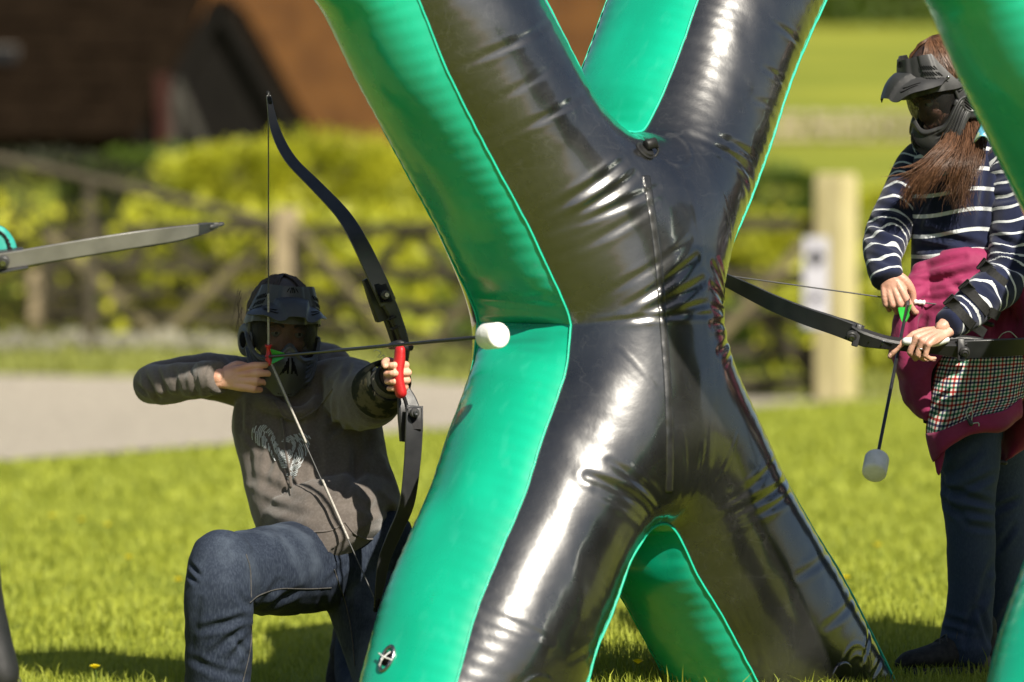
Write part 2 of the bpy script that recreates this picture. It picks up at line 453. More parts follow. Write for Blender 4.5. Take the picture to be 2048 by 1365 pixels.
def resample(pl, sp):
    a = np.array(spl(pl, 12)); d = np.r_[0, np.cumsum(np.linalg.norm(np.diff(a, axis=0), axis=1))]
    n = max(3, int(round(d[-1]/sp))); t = np.linspace(0, d[-1], n+1)
    return np.stack([np.interp(t, d, a[:, 0]), np.interp(t, d, a[:, 1])], 1)
segs = []
for nm, pl in (('side_panel', LS), ('side_panel', LS2), ('end_panel', BE1), ('side_panel', BN), ('end_panel', BE2), ('side_panel', RS), ('side_panel', RS2), ('end_panel', TE2), ('side_panel', TN), ('end_panel', TE1)):
    segs.append((nm, resample([uv_of(*p) for p in pl], SP)))
OUT = np.concatenate([s[1][:-1] for s in segs]); NO = len(OUT)
SARC = np.arange(NO)*SP
def inside(p, poly):
    x, y = p[:, 0], p[:, 1]; c = np.zeros(len(p), bool); n = len(poly)
    a = poly; b = np.roll(poly, -1, axis=0)
    for i in range(n):
        x1, y1 = a[i]; x2, y2 = b[i]
        if y1 == y2: continue
        c ^= ((y1 > y) != (y2 > y)) & (x < (x2-x1)*(y-y1)/(y2-y1)+x1)
    return c
def near_outline(p):
    d = np.full(len(p), 1e9); k = np.zeros(len(p), int)
    for s in range(0, len(p), 4000):
        q = p[s:s+4000]; dd = ((q[:, None, :]-OUT[None])**2).sum(2); k[s:s+4000] = dd.argmin(1); d[s:s+4000] = np.sqrt(dd.min(1))
    return d, k
lo, hi = OUT.min(0), OUT.max(0)
gx = np.arange(lo[0], hi[0], SP); gy = np.arange(lo[1], hi[1], SP*.87)
GX, GY = np.meshgrid(gx, gy); GX = GX+(np.arange(len(gy)) % 2)[:, None]*SP/2
Q = np.stack([GX.ravel(), GY.ravel()], 1); Q = Q[inside(Q, OUT[::3])]
dq, kq = near_outline(Q); Q = Q[dq > .62*SP]; Q = Q+rng.normal(0, SP*.03, Q.shape)
allp = np.concatenate([OUT, Q])
res = delaunay_2d_cdt([Vector(p) for p in allp], [(i, (i+1) % NO) for i in range(NO)], [list(range(NO))], 1, 1e-7)
PV = np.array([list(v) for v in res[0]]); TF = np.array(res[2])
dB, kB = near_outline(PV); isb = dB < SP*.2
# inflated membrane: cotangent-weight Poisson problem with the rim held
a, b, c = PV[TF[:, 0]], PV[TF[:, 1]], PV[TF[:, 2]]
def cot(o, p, q): u = p-o; v = q-o; return (u*v).sum(1)/np.maximum(np.abs(u[:, 0]*v[:, 1]-u[:, 1]*v[:, 0]), 1e-9)
I = np.concatenate([TF[:, 1], TF[:, 2], TF[:, 0]]); J = np.concatenate([TF[:, 2], TF[:, 0], TF[:, 1]])
W = np.clip(np.concatenate([cot(a, b, c), cot(b, c, a), cot(c, a, b)])/2, 1e-3, 3)
area = np.abs((b-a)[:, 0]*(c-a)[:, 1]-(b-a)[:, 1]*(c-a)[:, 0])/6
NV = len(PV); mass = np.bincount(TF.ravel(), np.repeat(area, 3), NV)
free = (~isb).astype(float); diag = np.bincount(I, W, NV)+np.bincount(J, W, NV)
def Aop(x):
    x = x*free; d = x[I]-x[J]; r = np.bincount(I, W*d, NV)-np.bincount(J, W*d, NV); return r*free
x = np.zeros(NV); r = mass*free; Mi = 1/np.maximum(diag, 1e-6); z = Mi*r; p = z.copy(); rz = r@z
for it in range(900):
    Ap = Aop(p); al = rz/max(p@Ap, 1e-30); x += al*p; r -= al*Ap
    if np.abs(r).max() < 1e-9: break
    z = Mi*r; rz2 = r@z; p = z+rz2/rz*p; rz = rz2
phi = np.maximum(x, 0)
cc = .125
HGT = (np.sqrt(2*phi+cc*cc)-cc)*1.0
def px2(p): return np.array(uv_of(*p))
def seg2(pts, p, q):
    p = px2(p); q = px2(q); L = q-p; t = np.clip(((pts-p)@L)/(L@L), 0, 1); return np.linalg.norm(pts-(p+t[:, None]*L), axis=1), t
CR = [((1075, 425), (1178, 340), 9, 3.2), ((1080, 462), (1195, 368), 9, 3.6), ((1050, 485), (1235, 395), 8, 2.6), ((977, 285), (1130, 195), 8, 1.6), ((1100, 520), (1225, 430), 9, 1.8),
      ((1148, 655), (1335, 648), 6, 2.6), ((1190, 628), (1305, 535), 9, 3.6), ((1205, 648), (1318, 582), 10, 4.0), ((1160, 600), (1290, 500), 8, 1.8), ((1230, 655), (1330, 625), 8, 2.4),
      ((1428, 628), (1345, 548), 8, 3.6), ((1430, 640), (1338, 590), 8, 3.8), ((1430, 655), (1335, 668), 8, 3.2), ((1436, 675), (1352, 722), 8, 3.0), ((1420, 600), (1362, 540), 7, 2.6), ((1428, 648), (1340, 630), 6, 2.4), ((1440, 690), (1370, 745), 7, 2.0),
      ((1335, 285), (1480, 372), 9, 3.4), ((1350, 278), (1470, 330), 9, 2.4), ((1330, 300), (1440, 560), 4, -.9), ((1390, 330), (1482, 410), 8, 1.8),
      ((1290, 1058), (1128, 962), 10, 5.5), ((1275, 1066), (1140, 990), 10, 3.0), ((1290, 1040), (1160, 935), 8, 2.2), ((1382, 1052), (1535, 968), 10, 4.4), ((1392, 1066), (1555, 985), 9, 2.6), ((1375, 1030), (1500, 930), 8, 1.8),
      ((1330, 1040), (1322, 900), 5, -1.0), ((1345, 1040), (1395, 880), 4, -.8), ((1318, 1035), (1280, 880), 4, -.8), ((1180, 700), (1230, 790), 4, -.7),
      ((900, 140), (1060, 60), 8, 1.6), ((930, 230), (1050, 150), 8, 1.0), ((1600, 110), (1500, 60), 7, 1.6), ((1575, 190), (1480, 150), 7, 1.6), ((1560, 230), (1460, 215), 7, 1.2),
      ((1700, 1190), (1600, 1260), 9, 1.6), ((1650, 1100), (1540, 1160), 9, 1.4), ((960, 1230), (1060, 1290), 8, 1.3), ((1200, 1280), (1100, 1330), 8, 1.3), ((1730, 1250), (1690, 1330), 6, 2.6), ((1760, 1310), (1720, 1360), 6, 2.6)]
D = HGT.copy()
for p, q, wd, dp in CR:
    ds, t = seg2(PV, p, q); wd = wd/863; fade = np.sin(np.pi*np.clip(t*.8+.06, 0, 1))**.8
    x_ = ds/wd; D -= dp*.001*1.0*fade*(np.exp(-x_*x_)-.5*np.exp(-((x_-1.7)**2)*1.5))
s_ = SARC[kB]
gam = vnoise(np.stack([s_*1.0, s_*0, s_*0], 1), 9, 5)
gath = np.sin(s_*2*math.pi/.034+3*gam)*(.55+.45*vnoise(np.stack([s_, s_*0, s_*0], 1), 4, 9))
D += .0012*gath*np.exp(-dB/.045)*np.clip(dB/.008, 0, 1)
D += .0011*vnoise(np.c_[PV*[1, .6], np.zeros(NV)], 26, 2)*np.clip(dB/.03, 0, 1)
D += .0022*vnoise(np.c_[PV, np.zeros(NV)], 8, 4)*np.clip(dB/.06, 0, 1)
# welded seam tape down the middle
tape = np.zeros(NV); TL = [(1290, 345), (1312, 480), (1325, 640), (1336, 800), (1340, 990)]
for i in range(4):
    ds, t = seg2(PV, TL[i], TL[i+1]); tape = np.maximum(tape, 1-sm(ds, .0085, .0135))
D += tape*.0006
# welded rings: the valve disc and the anchor patches near the feet
def ring2(c, rad, wd, h):
    global D
    d = np.linalg.norm(PV-px2(c), axis=1); D = D+h*np.exp(-((d-rad)/wd)**2)
ring2((1290, 305), .052, .0035, .0036); ring2((1680, 1345), .062, .004, .0024); ring2((1680, 1345), .036, .004, .0018); ring2((1045, 1408), .055, .004, .0024)

def to3(uv, off, dep=0.0): return np.asarray(dep)*np.array(N0)[None]+np.array(C0)[None]+uv[:, :1]*np.array(XH)[None]+uv[:, 1:2]*np.array(ZT)[None]+np.asarray(off).reshape(-1, 1)*np.array(NF)[None]
DEP = .34
M_pvcb = pm('black_vinyl', (.006, .006, .0062), (.018, .018, .018), 5, .24, .32, bump=.0007, bscale=30, spec=.85, detail=9, contrast=(.42, .72), coat=1.0)
M_pvcg = pm('green_vinyl', (.004, .40, .235), (.004, .34, .195), 4, .20, .34, bump=.0007, bscale=18, spec=.55, coat=.25, trans=.06)
wear(M_pvcg, 3.5, (.012, .26, .17), .5, (1, 1, .5), .5, .75, 9); wear(M_pvcg, 26, (.03, .42, .27), .35, (1, 1, .3), .58, .72, 8)
# faint scuffs on the black vinyl: fine pale scratches
def scuffs(m):
    t = m.node_tree; N = t.nodes; L = t.links; b = N['Principled BSDF']
    co = N.new('ShaderNodeTexCoord'); src = b.inputs['Base Color'].links[0].from_socket
    for sc, st, th, amt in ((3.5, (1, 1, 3), .006, .32), (5, (4, 4, 1), .006, .30), (9, (2, 5, 2), .009, .22)):
        mp = N.new('ShaderNodeMapping'); mp.inputs['Scale'].default_value = st; L.new(co.outputs['Object'], mp.inputs[0])
        no = N.new('ShaderNodeTexNoise'); no.inputs['Scale'].default_value = sc; no.inputs['Detail'].default_value = 3; L.new(mp.outputs[0], no.inputs['Vector'])
        s1 = N.new('ShaderNodeMath'); s1.operation = 'SUBTRACT'; s1.inputs[1].default_value = .5; L.new(no.outputs[0], s1.inputs[0])
        a1 = N.new('ShaderNodeMath'); a1.operation = 'ABSOLUTE'; L.new(s1.outputs[0], a1.inputs[0])
        mr = N.new('ShaderNodeMapRange'); mr.inputs[1].default_value = 0; mr.inputs[2].default_value = th; mr.inputs[3].default_value = amt; mr.inputs[4].default_value = 0; L.new(a1.outputs[0], mr.inputs[0])
        n2 = N.new('ShaderNodeTexNoise'); n2.inputs['Scale'].default_value = 2.5; L.new(co.outputs['Object'], n2.inputs['Vector'])
        m2 = N.new('ShaderNodeMapRange'); m2.inputs[1].default_value = .40; m2.inputs[2].default_value = .75; L.new(n2.outputs[0], m2.inputs[0])
        mu = N.new('ShaderNodeMath'); mu.operation = 'MULTIPLY'; L.new(mr.outputs[0], mu.inputs[0]); L.new(m2.outputs[0], mu.inputs[1])
        mx = N.new('ShaderNodeMix'); mx.data_type = 'RGBA'; mx.inputs[7].default_value = (.09, .09, .088, 1)
        L.new(mu.outputs[0], mx.inputs[0]); L.new(src, mx.inputs[6]); src = mx.outputs[2]
    L.new(src, b.inputs['Base Color'])
scuffs(M_pvcb)

BK = root('inflatable_bunker', (XC, YC, 0), 'whole shiny black and green X-shaped inflatable bunker in the middle, hiding the kneeling archer', 'inflatable bunker', 'inflatable X bunkers on the lawn')
front = to3(PV, D)
mk('front_panel', (front, TF), M_pvcb, BK)
mk('back_panel', (to3(PV, -HGT, -DEP), TF[:, ::-1].copy()), M_pvcb, BK)
# outward normals of the outline
tn = np.roll(OUT, -2, axis=0)-np.roll(OUT, 2, axis=0); tn /= np.linalg.norm(tn, axis=1)[:, None]
ctr = OUT+np.stack([tn[:, 1], -tn[:, 0]], 1)*.004
sgn = -1 if inside(ctr[NO//7:NO//7+1], OUT)[0] else 1
nrm = np.stack([tn[:, 1], -tn[:, 0]], 1)*sgn
nrm = np.array([np.average(nrm[np.arange(i-5, i+6) % NO], axis=0) for i in range(NO)]); nrm /= np.linalg.norm(nrm, axis=1)[:, None]
cpts = [uv_of(1143, 650), uv_of(1432, 640), uv_of(1326, 1047), uv_of(1269, 266)]
NT = 26; i0 = 0
for si, (nm, pts) in enumerate(segs):
    n = len(pts); idx = (np.arange(n)+i0) % NO; i0 += n-1
    uv = OUT[idx]; nr = nrm[idx].copy(); s = idx*SP
    dc = np.min([np.linalg.norm(uv-np.array(c), axis=1) for c in cpts], axis=0)
    amp = (.058 if nm == 'side_panel' else .05)*(.22+.78*sm(dc, .0, .16))
    if si in (3, 8): amp = amp*.75
    if si == 0: amp = amp*.66+.10*np.clip(1-np.arange(n)/n*1.25, 0, 1)**1.8
    fx = vnoise(np.stack([s, s*0, s*0], 1), 8, 21)
    V = []
    for j in range(NT+1):
        t = j/NT; prof = math.sqrt(max(0, 1-(2*t-1)**2*.9))-math.sqrt(.1); prof /= (1-math.sqrt(.1))
        g = np.sin(s*2*math.pi/.036+3*fx)*.0015*(math.exp(-t*9)+math.exp(-(1-t)*9))*min(1, t*20, (1-t)*20)
        wav = .004*vnoise(np.stack([s, s*0+t*.34, s*0], 1), 9, 31)*min(1, t*6, (1-t)*6)
        # creases that run across the panel at the pinch
        pin = 0
        for cp, dp in zip(cpts, (.016, .012, .010, .010)):
            dd = np.linalg.norm(uv-np.array(cp), axis=1)
            pin = pin+dp*(np.exp(-(dd/.010)**2)+.35*np.exp(-((dd-.045-.02*t)/.010)**2)+.2*np.exp(-((dd-.085+.03*t)/.011)**2))*math.sin(math.pi*t)
        off = amp*prof+g+wav-pin
        q = uv+nr*off[:, None]
        V.append(to3(q, np.zeros(n), -DEP*t))
    V = np.stack(V, 1).reshape(-1, 3); k = NT+1
    ii, jj = np.meshgrid(np.arange(n-1), np.arange(NT), indexing='ij'); a_ = (ii*k+jj).ravel()
    mk(nm, (V, np.stack([a_, a_+1, a_+k+1, a_+k], 1)), M_pvcg, BK)
# welded edge strip along the front and back seams
M_edge = pm('green_seam', (.02, .62, .40), (.02, .52, .33), 30, .35, bump=.0004, bscale=300, trans=.25)
for nm, off in (('seam_strip', .001), ('seam_strip', -DEP-.001)):
    k = 6; V = []
    wv = .0008*vnoise(np.stack([SARC, SARC*0, SARC*0], 1), 40, 3)
    for j in range(k):
        th = 2*math.pi*j/k
        V.append(to3(OUT+nrm*(.0022+wv+.0030*math.cos(th))[:, None], off*(off > 0)+.0016*math.sin(th)+0*SARC, off*(off < 0)))
    V = np.stack(V, 1).reshape(-1, 3); i_ = np.arange(NO); F4 = []
    for j in range(k):
        j2 = (j+1) % k; F4.append(np.stack([i_*k+j, i_*k+j2, ((i_+1) % NO)*k+j2, ((i_+1) % NO)*k+j], 1))
    mk(nm, (V, np.concatenate(F4)), M_edge, BK)
# valve
M_tape = pm('vinyl_tape', (.010, .010, .010), (.020, .020, .020), 20, .28, .42, bump=.001, bscale=40, spec=.6, coat=.3)
bvf = BVHTree.FromPolygons([tuple(v) for v in front], [tuple(int(i) for i in t) for t in TF])
def on_front(px, py):
    o = Vector((0, 0, CH)); d = (P(px, py, 10)-o).normalized(); h = bvf.ray_cast(o, d)
    return (h[0], h[1] if h[1].dot(d) < 0 else -h[1]) if h[0] else (P(px, py, YC), NF)
tl_ = spl([(1292, 352), (1300, 400), (1312, 480), (1320, 560), (1326, 640), (1332, 720), (1337, 800), (1340, 900), (1338, 985)], 14)
def tape_f(u, v):
    a = u*(len(tl_)-1); i = int(min(a, len(tl_)-2)); q = tl_[i]*(1-(a-i))+tl_[i+1]*(a-i)
    h, n = on_front(q[0]+(v-.5)*15, q[1]); return h+n*(.0002+.0010*math.sin(math.pi*v)+.0004*math.sin(u*90+2*math.sin(u*31)))
mk('seam_tape', sheet(tape_f, 150, 6, .0012), M_tape, BK)
c, nn = on_front(1290, 303)
M_valve = pm('valve_plastic', (.010, .010, .010), (.02, .02, .02), 40, .5, spec=.3)
vl = mk('valve', lathe([(-.004, .026), (.003, .026), (.004, .021), (.009, .019), (.010, .012), (.010, .0)], c, nn, 32), M_valve, BK)
mk('valve_plug', join(tube([c+nn*.016+XH*-.010+ZV*.003, c+nn*.017+XH*.018+ZV*.009], [(.013, .011), (.013, .011)], 12, capk=.2), tube([c+nn*.012+XH*.018+ZV*.006, c+nn*.012+XH*.03+ZV*.004], .004, 8)), M_valve, vl)
mk('valve_tether', tube([c+nn*.006+XH*.028+ZV*.006, c+nn*.010+XH*.034-ZV*.004, c+nn*.006+XH*.026-ZV*.016, c+nn*.004+XH*.004-ZV*.02, c+nn*.006-XH*.012-ZV*.012], .0028, 8, k=5), M_valve, vl)
for px, py in ((1684, 1352), (1048, 1410)):
    c, nn = on_front(px, py)
    ap = mk('anchor_patch', lathe([(-.004, .036), (.001, .036), (.0025, .031), (.0025, 0)], c, nn, 32), M_pvcb, BK)
    if px > 1500: mk('anchor_strap', beam(c+nn*.006-ZV*.004, c+nn*.02-ZV*.09+XH*.02, .004, .032, up=nn, bev=.001), M_strap, ap)
# oval metal eyelet with a cable tie on the green side near the ground
side_mesh = [o for o in BK.children if o.name.startswith('side_panel')][1]
vv, _, ff = read_mesh(side_mesh.data); vv = vv+np.array(BK.location)
bvs = BVHTree.FromPolygons([tuple(v) for v in vv], ff)
o = Vector((0, 0, CH)); d = (P(775, 1318, 10)-o).normalized(); h = bvs.ray_cast(o, d)
c, nn = h[0], (h[1] if h[1].dot(d) < 0 else -h[1])
a1 = (ZV-nn*nn.z).normalized(); a2 = nn.cross(a1)
rg = [c+nn*.002+a1*(.030*math.cos(t))+a2*(.019*math.sin(t)) for t in np.linspace(0, 2*math.pi, 33)]
ey = mk('vent_eyelet', tube(rg, .0045, 8, cap=False), M_steel, BK)
mk('vent_hole', lathe([(0, .018), (.0015, .018), (.0015, 0)], c, nn, 20), M_dark, ey)
mk('cable_tie', join(tube([c+nn*.008+a2*.028+a1*.008, c+nn*.012, c+nn*.008-a2*.026-a1*.004], .0017, 6, k=4), tube([c+nn*.008+a1*.014-a2*.01, c+nn*.012+a1*-.002, c+nn*.007-a1*.02+a2*.012], .0014, 6, k=4)), M_white, ey)
BK2 = copytree(BK)
BK2.location = BK.location+Vector((1.342, -0.78, -.02)); BK2['label'] = 'green inflatable bunker cut off by the right edge, in front of the woman'
# ---------------------------------------------------------------- background buildings
M_brick = pm('orange_brick', (.125, .055, .016), (.075, .032, .011), 3.0, 1.0, bump=.01, bscale=12, detail=8, spec=.0)
def brickify(m, c_m=(.09, .06, .04)):
    t = m.node_tree; N = t.nodes; L = t.links; b = N['Principled BSDF']; src = b.inputs['Base Color'].links[0].from_socket
    co = N.new('ShaderNodeTexCoord'); sp = N.new('ShaderNodeSeparateXYZ'); L.new(co.outputs['Object'], sp.inputs[0])
    cb = N.new('ShaderNodeCombineXYZ'); L.new(sp.outputs[0], cb.inputs[0]); L.new(sp.outputs[2], cb.inputs[1])
    br = N.new('ShaderNodeTexBrick'); L.new(cb.outputs[0], br.inputs['Vector']); br.inputs['Scale'].default_value = 1
    br.inputs['Brick Width'].default_value = .225; br.inputs['Row Height'].default_value = .075; br.inputs['Mortar Size'].default_value = .006
    mx = N.new('ShaderNodeMix'); mx.data_type = 'RGBA'; L.new(br.outputs['Fac'], mx.inputs[0]); L.new(src, mx.inputs[6]); mx.inputs[7].default_value = (*c_m, 1)
    L.new(mx.outputs[2], b.inputs['Base Color'])
brickify(M_brick)
M_tile = pm('shade_brown_roof_tile', (.007, .0048, .0032), (.012, .008, .005), 4, 1.0, bump=.01, bscale=20, spec=.0, stretch=(3, 1, .5))  # shade over the left barn is put into this near-black tile colour
M_shade_boards = pm('shade_black_boards', (.007, .0065, .006), (.012, .011, .010), 5, 1.0, bump=.01, bscale=12, spec=.0, stretch=(6, 6, .4))  # darkness inside the open gable is put into the board colour
M_redp = pm('red_painted_wood', (.035, .009, .006), (.022, .007, .005), 8, .8, spec=.2)
M_greyw = pm('grey_strut', (.05, .045, .04), (.03, .03, .025), 8, .85, spec=.2)
M_glassd = pm('dark_glass', (.004, .005, .008), (.006, .007, .010), 5, .35, spec=.3)
M_pale = pm('pale_lead', (.12, .105, .085), (.08, .07, .06), 8, .8)
def quad(a, b, c, d, th):
    a, b, c, d = map(Vector, (a, b, c, d)); n = (b-a).cross(d-a).normalized()*th
    V = [tuple(p) for p in (a, b, c, d, a+n, b+n, c+n, d+n)]
    return V, [(0, 3, 2, 1), (4, 5, 6, 7), (0, 1, 5, 4), (1, 2, 6, 5), (2, 3, 7, 6), (3, 0, 4, 7)]
# A: long barn on the left with a low tiled roof, its shade put into the tile colour
Y = 49.0
bA = root('barn', (P(150, 300, Y).x, Y, gz1(-4.5, Y)), 'tiled barn with a small rooflight, top left behind the hedge, its shade put into dark brown tiles', 'barn')
e0, e1 = P(-420, 286, Y), P(300, 286, Y); t0, t1 = P(-420, -150, Y+2.6), P(470, -150, Y+2.6)
mk('roof', quad(e0, e1, t1, t0, .12), M_tile, bA, smooth=False)
ro = bA.children[0]
rows = []
for i in range(16):
    a = i/16; l0 = e0.lerp(t0, a); r0 = e1.lerp(t1, a); l1 = e0.lerp(t0, a+1/16.5); r1 = e1.lerp(t1, a+1/16.5); up = Vector((0, -.035, .02))
    nn_ = int((r0-l0).length/.3)
    for j in range(nn_):
        p0, p1 = l0.lerp(r0, (j+.04)/nn_), l0.lerp(r0, (j+.96)/nn_); q0, q1 = l1.lerp(r1, (j+.04)/nn_), l1.lerp(r1, (j+.96)/nn_)
        u2 = up*random.uniform(2.7, 4.2)
        rows.append(([tuple(p0+u2), tuple(p1+u2), tuple(q1+up*2.2), tuple(q0+up*2.2), tuple(p0+up), tuple(p1+up)], [(0, 1, 2, 3), (4, 5, 1, 0)]))
tag(mk('roof_tiles', join(*rows), M_tile, ro, smooth=False), kind='stuff')
g0 = Vector((0, 0, gz1(-4, Y)-.3))
wa, wb = e0+Vector((.0, .25, 0)), e1+Vector((-.15, .25, 0))
mk('wall', quad((wa.x, wa.y, g0.z), (wb.x, wb.y, g0.z), (wb.x, wb.y, wb.z+.05), (wa.x, wa.y, wa.z+.05), -.3), M_shade_boards, bA, smooth=False)
rl = mk('rooflight', box(P(0, 112, Y+.85), (.40, .10, .22), bev=.01), M_pale, bA, smooth=False)
mk('pane', box(P(0, 112, Y+.78), (.36, .04, .18), bev=.004), M_glassd, rl, smooth=False)
mk('lead_flashing', box(P(10, 150, Y+.72), (.46, .06, .14), bev=.01), M_pale, bA, smooth=False)
# B: open gable with a red post, dark interior put into near-black boards
Y = 47.0
ap_, f1, f2 = P(440, 5, Y), P(262, 330, Y), P(625, 330, Y)
bB = root('shed', (ap_.x, Y, gz1(-3, Y)), 'shed with a steep gable and a red corner post, its dark inside put into black boards', 'shed')
zb = gz1(-3, Y)-.2
dpt = Vector((.0, 3.5, 0))
V = [tuple(p) for p in (ap_, f1, (f1.x, Y, zb), (f2.x, Y, zb), f2)]; V += [tuple(Vector(p)+dpt) for p in V]
mk('gable_wall', (V, [(0, 1, 2, 3, 4), (9, 8, 7, 6, 5), (1, 6, 7, 2), (3, 8, 9, 4)]), M_shade_boards, bB, smooth=False)
for a, b in ((ap_, f1), (ap_, f2)):
    dd = (b-a).normalized()
    mk('roof_slope', join(quad(a+Vector((0, -.12, .03)), b+dd*.15+Vector((0, -.12, .03)), b+dd*.15+dpt+Vector((0, 0, .03)), a+dpt+Vector((0, 0, .03)), .08 if b is f2 else -.08)), M_tile, bB, smooth=False)
    mk('bargeboard', beam(a+Vector((0, -.15, -.03)), b+dd*.15+Vector((0, -.15, -.03)), .16, .03, up=(0, 0, 1)), M_shade_boards, bB, smooth=False)
mk('corner_post', beam(P(331, 345, Y-.3), P(325, 150, Y-.3), .14, .14, up=(1, 0, 0)), M_redp, bB, smooth=False)
for a, b, c, d in ((352, 160, 415, 310), (352, 330, 350, 180)):
    mk('strut', beam(P(a, b, Y-.25), P(c, d, Y-.25), .09, .07, up=(1, 0, 0)), M_greyw, bB, smooth=False)
# C: long sunlit orange brick building behind
Y = 53.0
bC = root('brick_barn', (P(820, 300, Y).x, Y, gz1(-1, Y)), 'long sunlit orange brick barn behind the bunker, top left of centre', 'barn')
x0, x1 = P(330, 0, Y).x, P(1215, 0, Y).x
V, Fc = box(((x0+x1)/2, Y+2, 4.2), (x1-x0, 4, 6.2+2.0))
mk('wall', (V, Fc), M_brick, bC, smooth=False)
rr_ = []
for sg in (0, 1):
    ya, yb = (Y-.25, Y+2) if sg == 0 else (Y+4.25, Y+2)
    rr_.append(quad((x0-.2, ya, 8.25), (x1+.2, ya, 8.25), (x1+.2, yb, 9.6), (x0-.2, yb, 9.6), .12 if sg == 0 else -.12))
mk('roof', join(*rr_), M_tile, bC, smooth=False)
for bx_ in (640, 900, 1120):
    p = P(bx_, -60, Y); wn = mk('window', box((p.x, Y-.02, p.z+.4), (1.0, .1, 1.1), bev=.02), M_greyw, bC, smooth=False)
    mk('pane', box((p.x, Y-.075, p.z+.4), (.84, .02, .94)), M_glassd, wn, smooth=False)

# ---------------------------------------------------------------- leaves
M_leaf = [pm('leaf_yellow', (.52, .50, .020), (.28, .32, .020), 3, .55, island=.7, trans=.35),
          pm('leaf_green', (.12, .18, .018), (.055, .095, .012), 3, .55, island=.7, trans=.3),
          pm('leaf_dark', (.030, .035, .008), (.014, .018, .006), 3, .7, island=.7, trans=.15)]  # on the left bushes this dark tone puts shade into the leaves
def leaves(C, S, size, seed=0, asp=.6):
    "C (n,3) centres, random orientation quads folded along the midrib"
    r = np.random.default_rng(seed); n = len(C)
    a = r.normal(size=(n, 3)); a /= np.linalg.norm(a, axis=1)[:, None]
    b = r.normal(size=(n, 3)); b -= a*(a*b).sum(1)[:, None]; b /= np.linalg.norm(b, axis=1)[:, None]
    s = size*r.uniform(.6, 1.4, (n, 1)); cN = np.cross(a, b)
    V = np.stack([C-a*s*.5, C+b*s*asp*.5+cN*s*.1, C+a*s*.5, C-b*s*asp*.5+cN*s*.1], 1).reshape(-1, 3)
    i = np.arange(n)*4; Fq = np.stack([i, i+1, i+2, i+3], 1)
    return V, Fq
def cloud(n, c, r, seed):
    g = np.random.default_rng(seed); d = g.normal(size=(n, 3)); d /= np.linalg.norm(d, axis=1)[:, None]
    q = d*(g.uniform(.25, 1, (n, 1))**.45)
    lump = 1+.28*vnoise(d*1.0+seed, 2.3, seed)
    return np.array(c)+q*np.array(r)*lump[:, None]
M_stem = pm('stem', (.05, .038, .025), (.03, .024, .018), 12, .9)
def shrub(px, pyb, pyt, Y, rx, mi, label, n, size=.05, seed=1, group=None):
    c = P(px, (pyb+pyt)/2, Y); h = (pyb-pyt)/F*Y; gzv = gz1(c.x, Y)
    o = root('shrub', (c.x, Y, gzv), label, 'shrub', group)
    C = cloud(n, (c.x, Y, c.z), (rx, rx*.6, h*.5), seed)
    mk('foliage', leaves(C, 0, size, seed), M_leaf[mi], o)
    st = []
    for k in range(6):
        a = random.uniform(-.3, .3)*rx; b = random.uniform(-.7, .7)*rx
        st.append(tube([(c.x+a*.4, Y, gzv-.05), (c.x+a, Y+.02, (gzv+c.z)/2), (c.x+b, Y-.05, c.z+h*.3)], [.018, .013, .006], 6, k=3))
    mk('stems', join(*st), M_stem, o)
    return o
G1 = 'bushes along the drive'
SH = [(620, 440, 262, 34.6, .75, 0, 'bright yellow-green bush right of the dark shed, over the archer', 4200),
      (790, 470, 288, 34.9, .75, 0, 'bright yellow-green bush against the left arm of the middle bunker', 4200),
      (470, 420, 285, 34.2, .62, 0, 'small yellow-green bush under the dark shed gable', 2900),
      (300, 440, 290, 35.2, .75, 1, 'olive green bush below the red post of the shed', 3600),
      (90, 500, 300, 34.8, .95, 2, 'bush at the left edge below the tiled roof, shade put into its dark leaves', 3800),
      (230, 600, 400, 34.4, .95, 2, 'bush behind the left gate, shade put into its dark brown-green leaves', 3300),
      (420, 620, 430, 33.8, .7, 1, 'mid green bush behind the grey bow limb tip', 2600),
      (660, 640, 460, 34.0, .7, 1, 'green bush behind the tall post over the archer', 2700),
      (830, 700, 480, 33.6, .75, 1, 'green bush between the bow and the bunker', 3000),
      (340, 700, 585, 33.4, .8, 1, 'low green bush behind the archer elbow', 2500),
      (880, 770, 640, 32.6, .55, 1, 'low green bush behind the white arrow tip', 1700),
      (60, 700, 560, 33.6, .6, 1, 'low green bush at the left edge by the short post', 1700),
      (1560, 440, 330, 34.5, .55, 1, 'green bush left of the tall gate post, by the bunker', 2300),
      (1500, 540, 420, 33.2, .55, 0, 'yellow bush behind the right gate, beside the bunker waist', 2000),
      (1590, 560, 440, 32.6, .40, 0, 'yellow bush just left of the white notice', 1500),
      (1790, 520, 360, 34.5, .70, 0, 'yellow-green bush right of the tall gate post', 2600),
      (1760, 720, 520, 33.0, .55, 1, 'green bush low between the gate post and the woman', 1900),
      (1520, 760, 600, 32.0, .65, 1, 'green bush low behind the right gate', 2400),
      (1950, 560, 400, 35.0, .8, 1, 'green bush behind the woman', 2400)]
for i, s in enumerate(SH):
    shrub(s[0], s[1], s[2], s[3], s[4], s[5], s[6], int(s[7]*.8), .062, 11+i, G1)
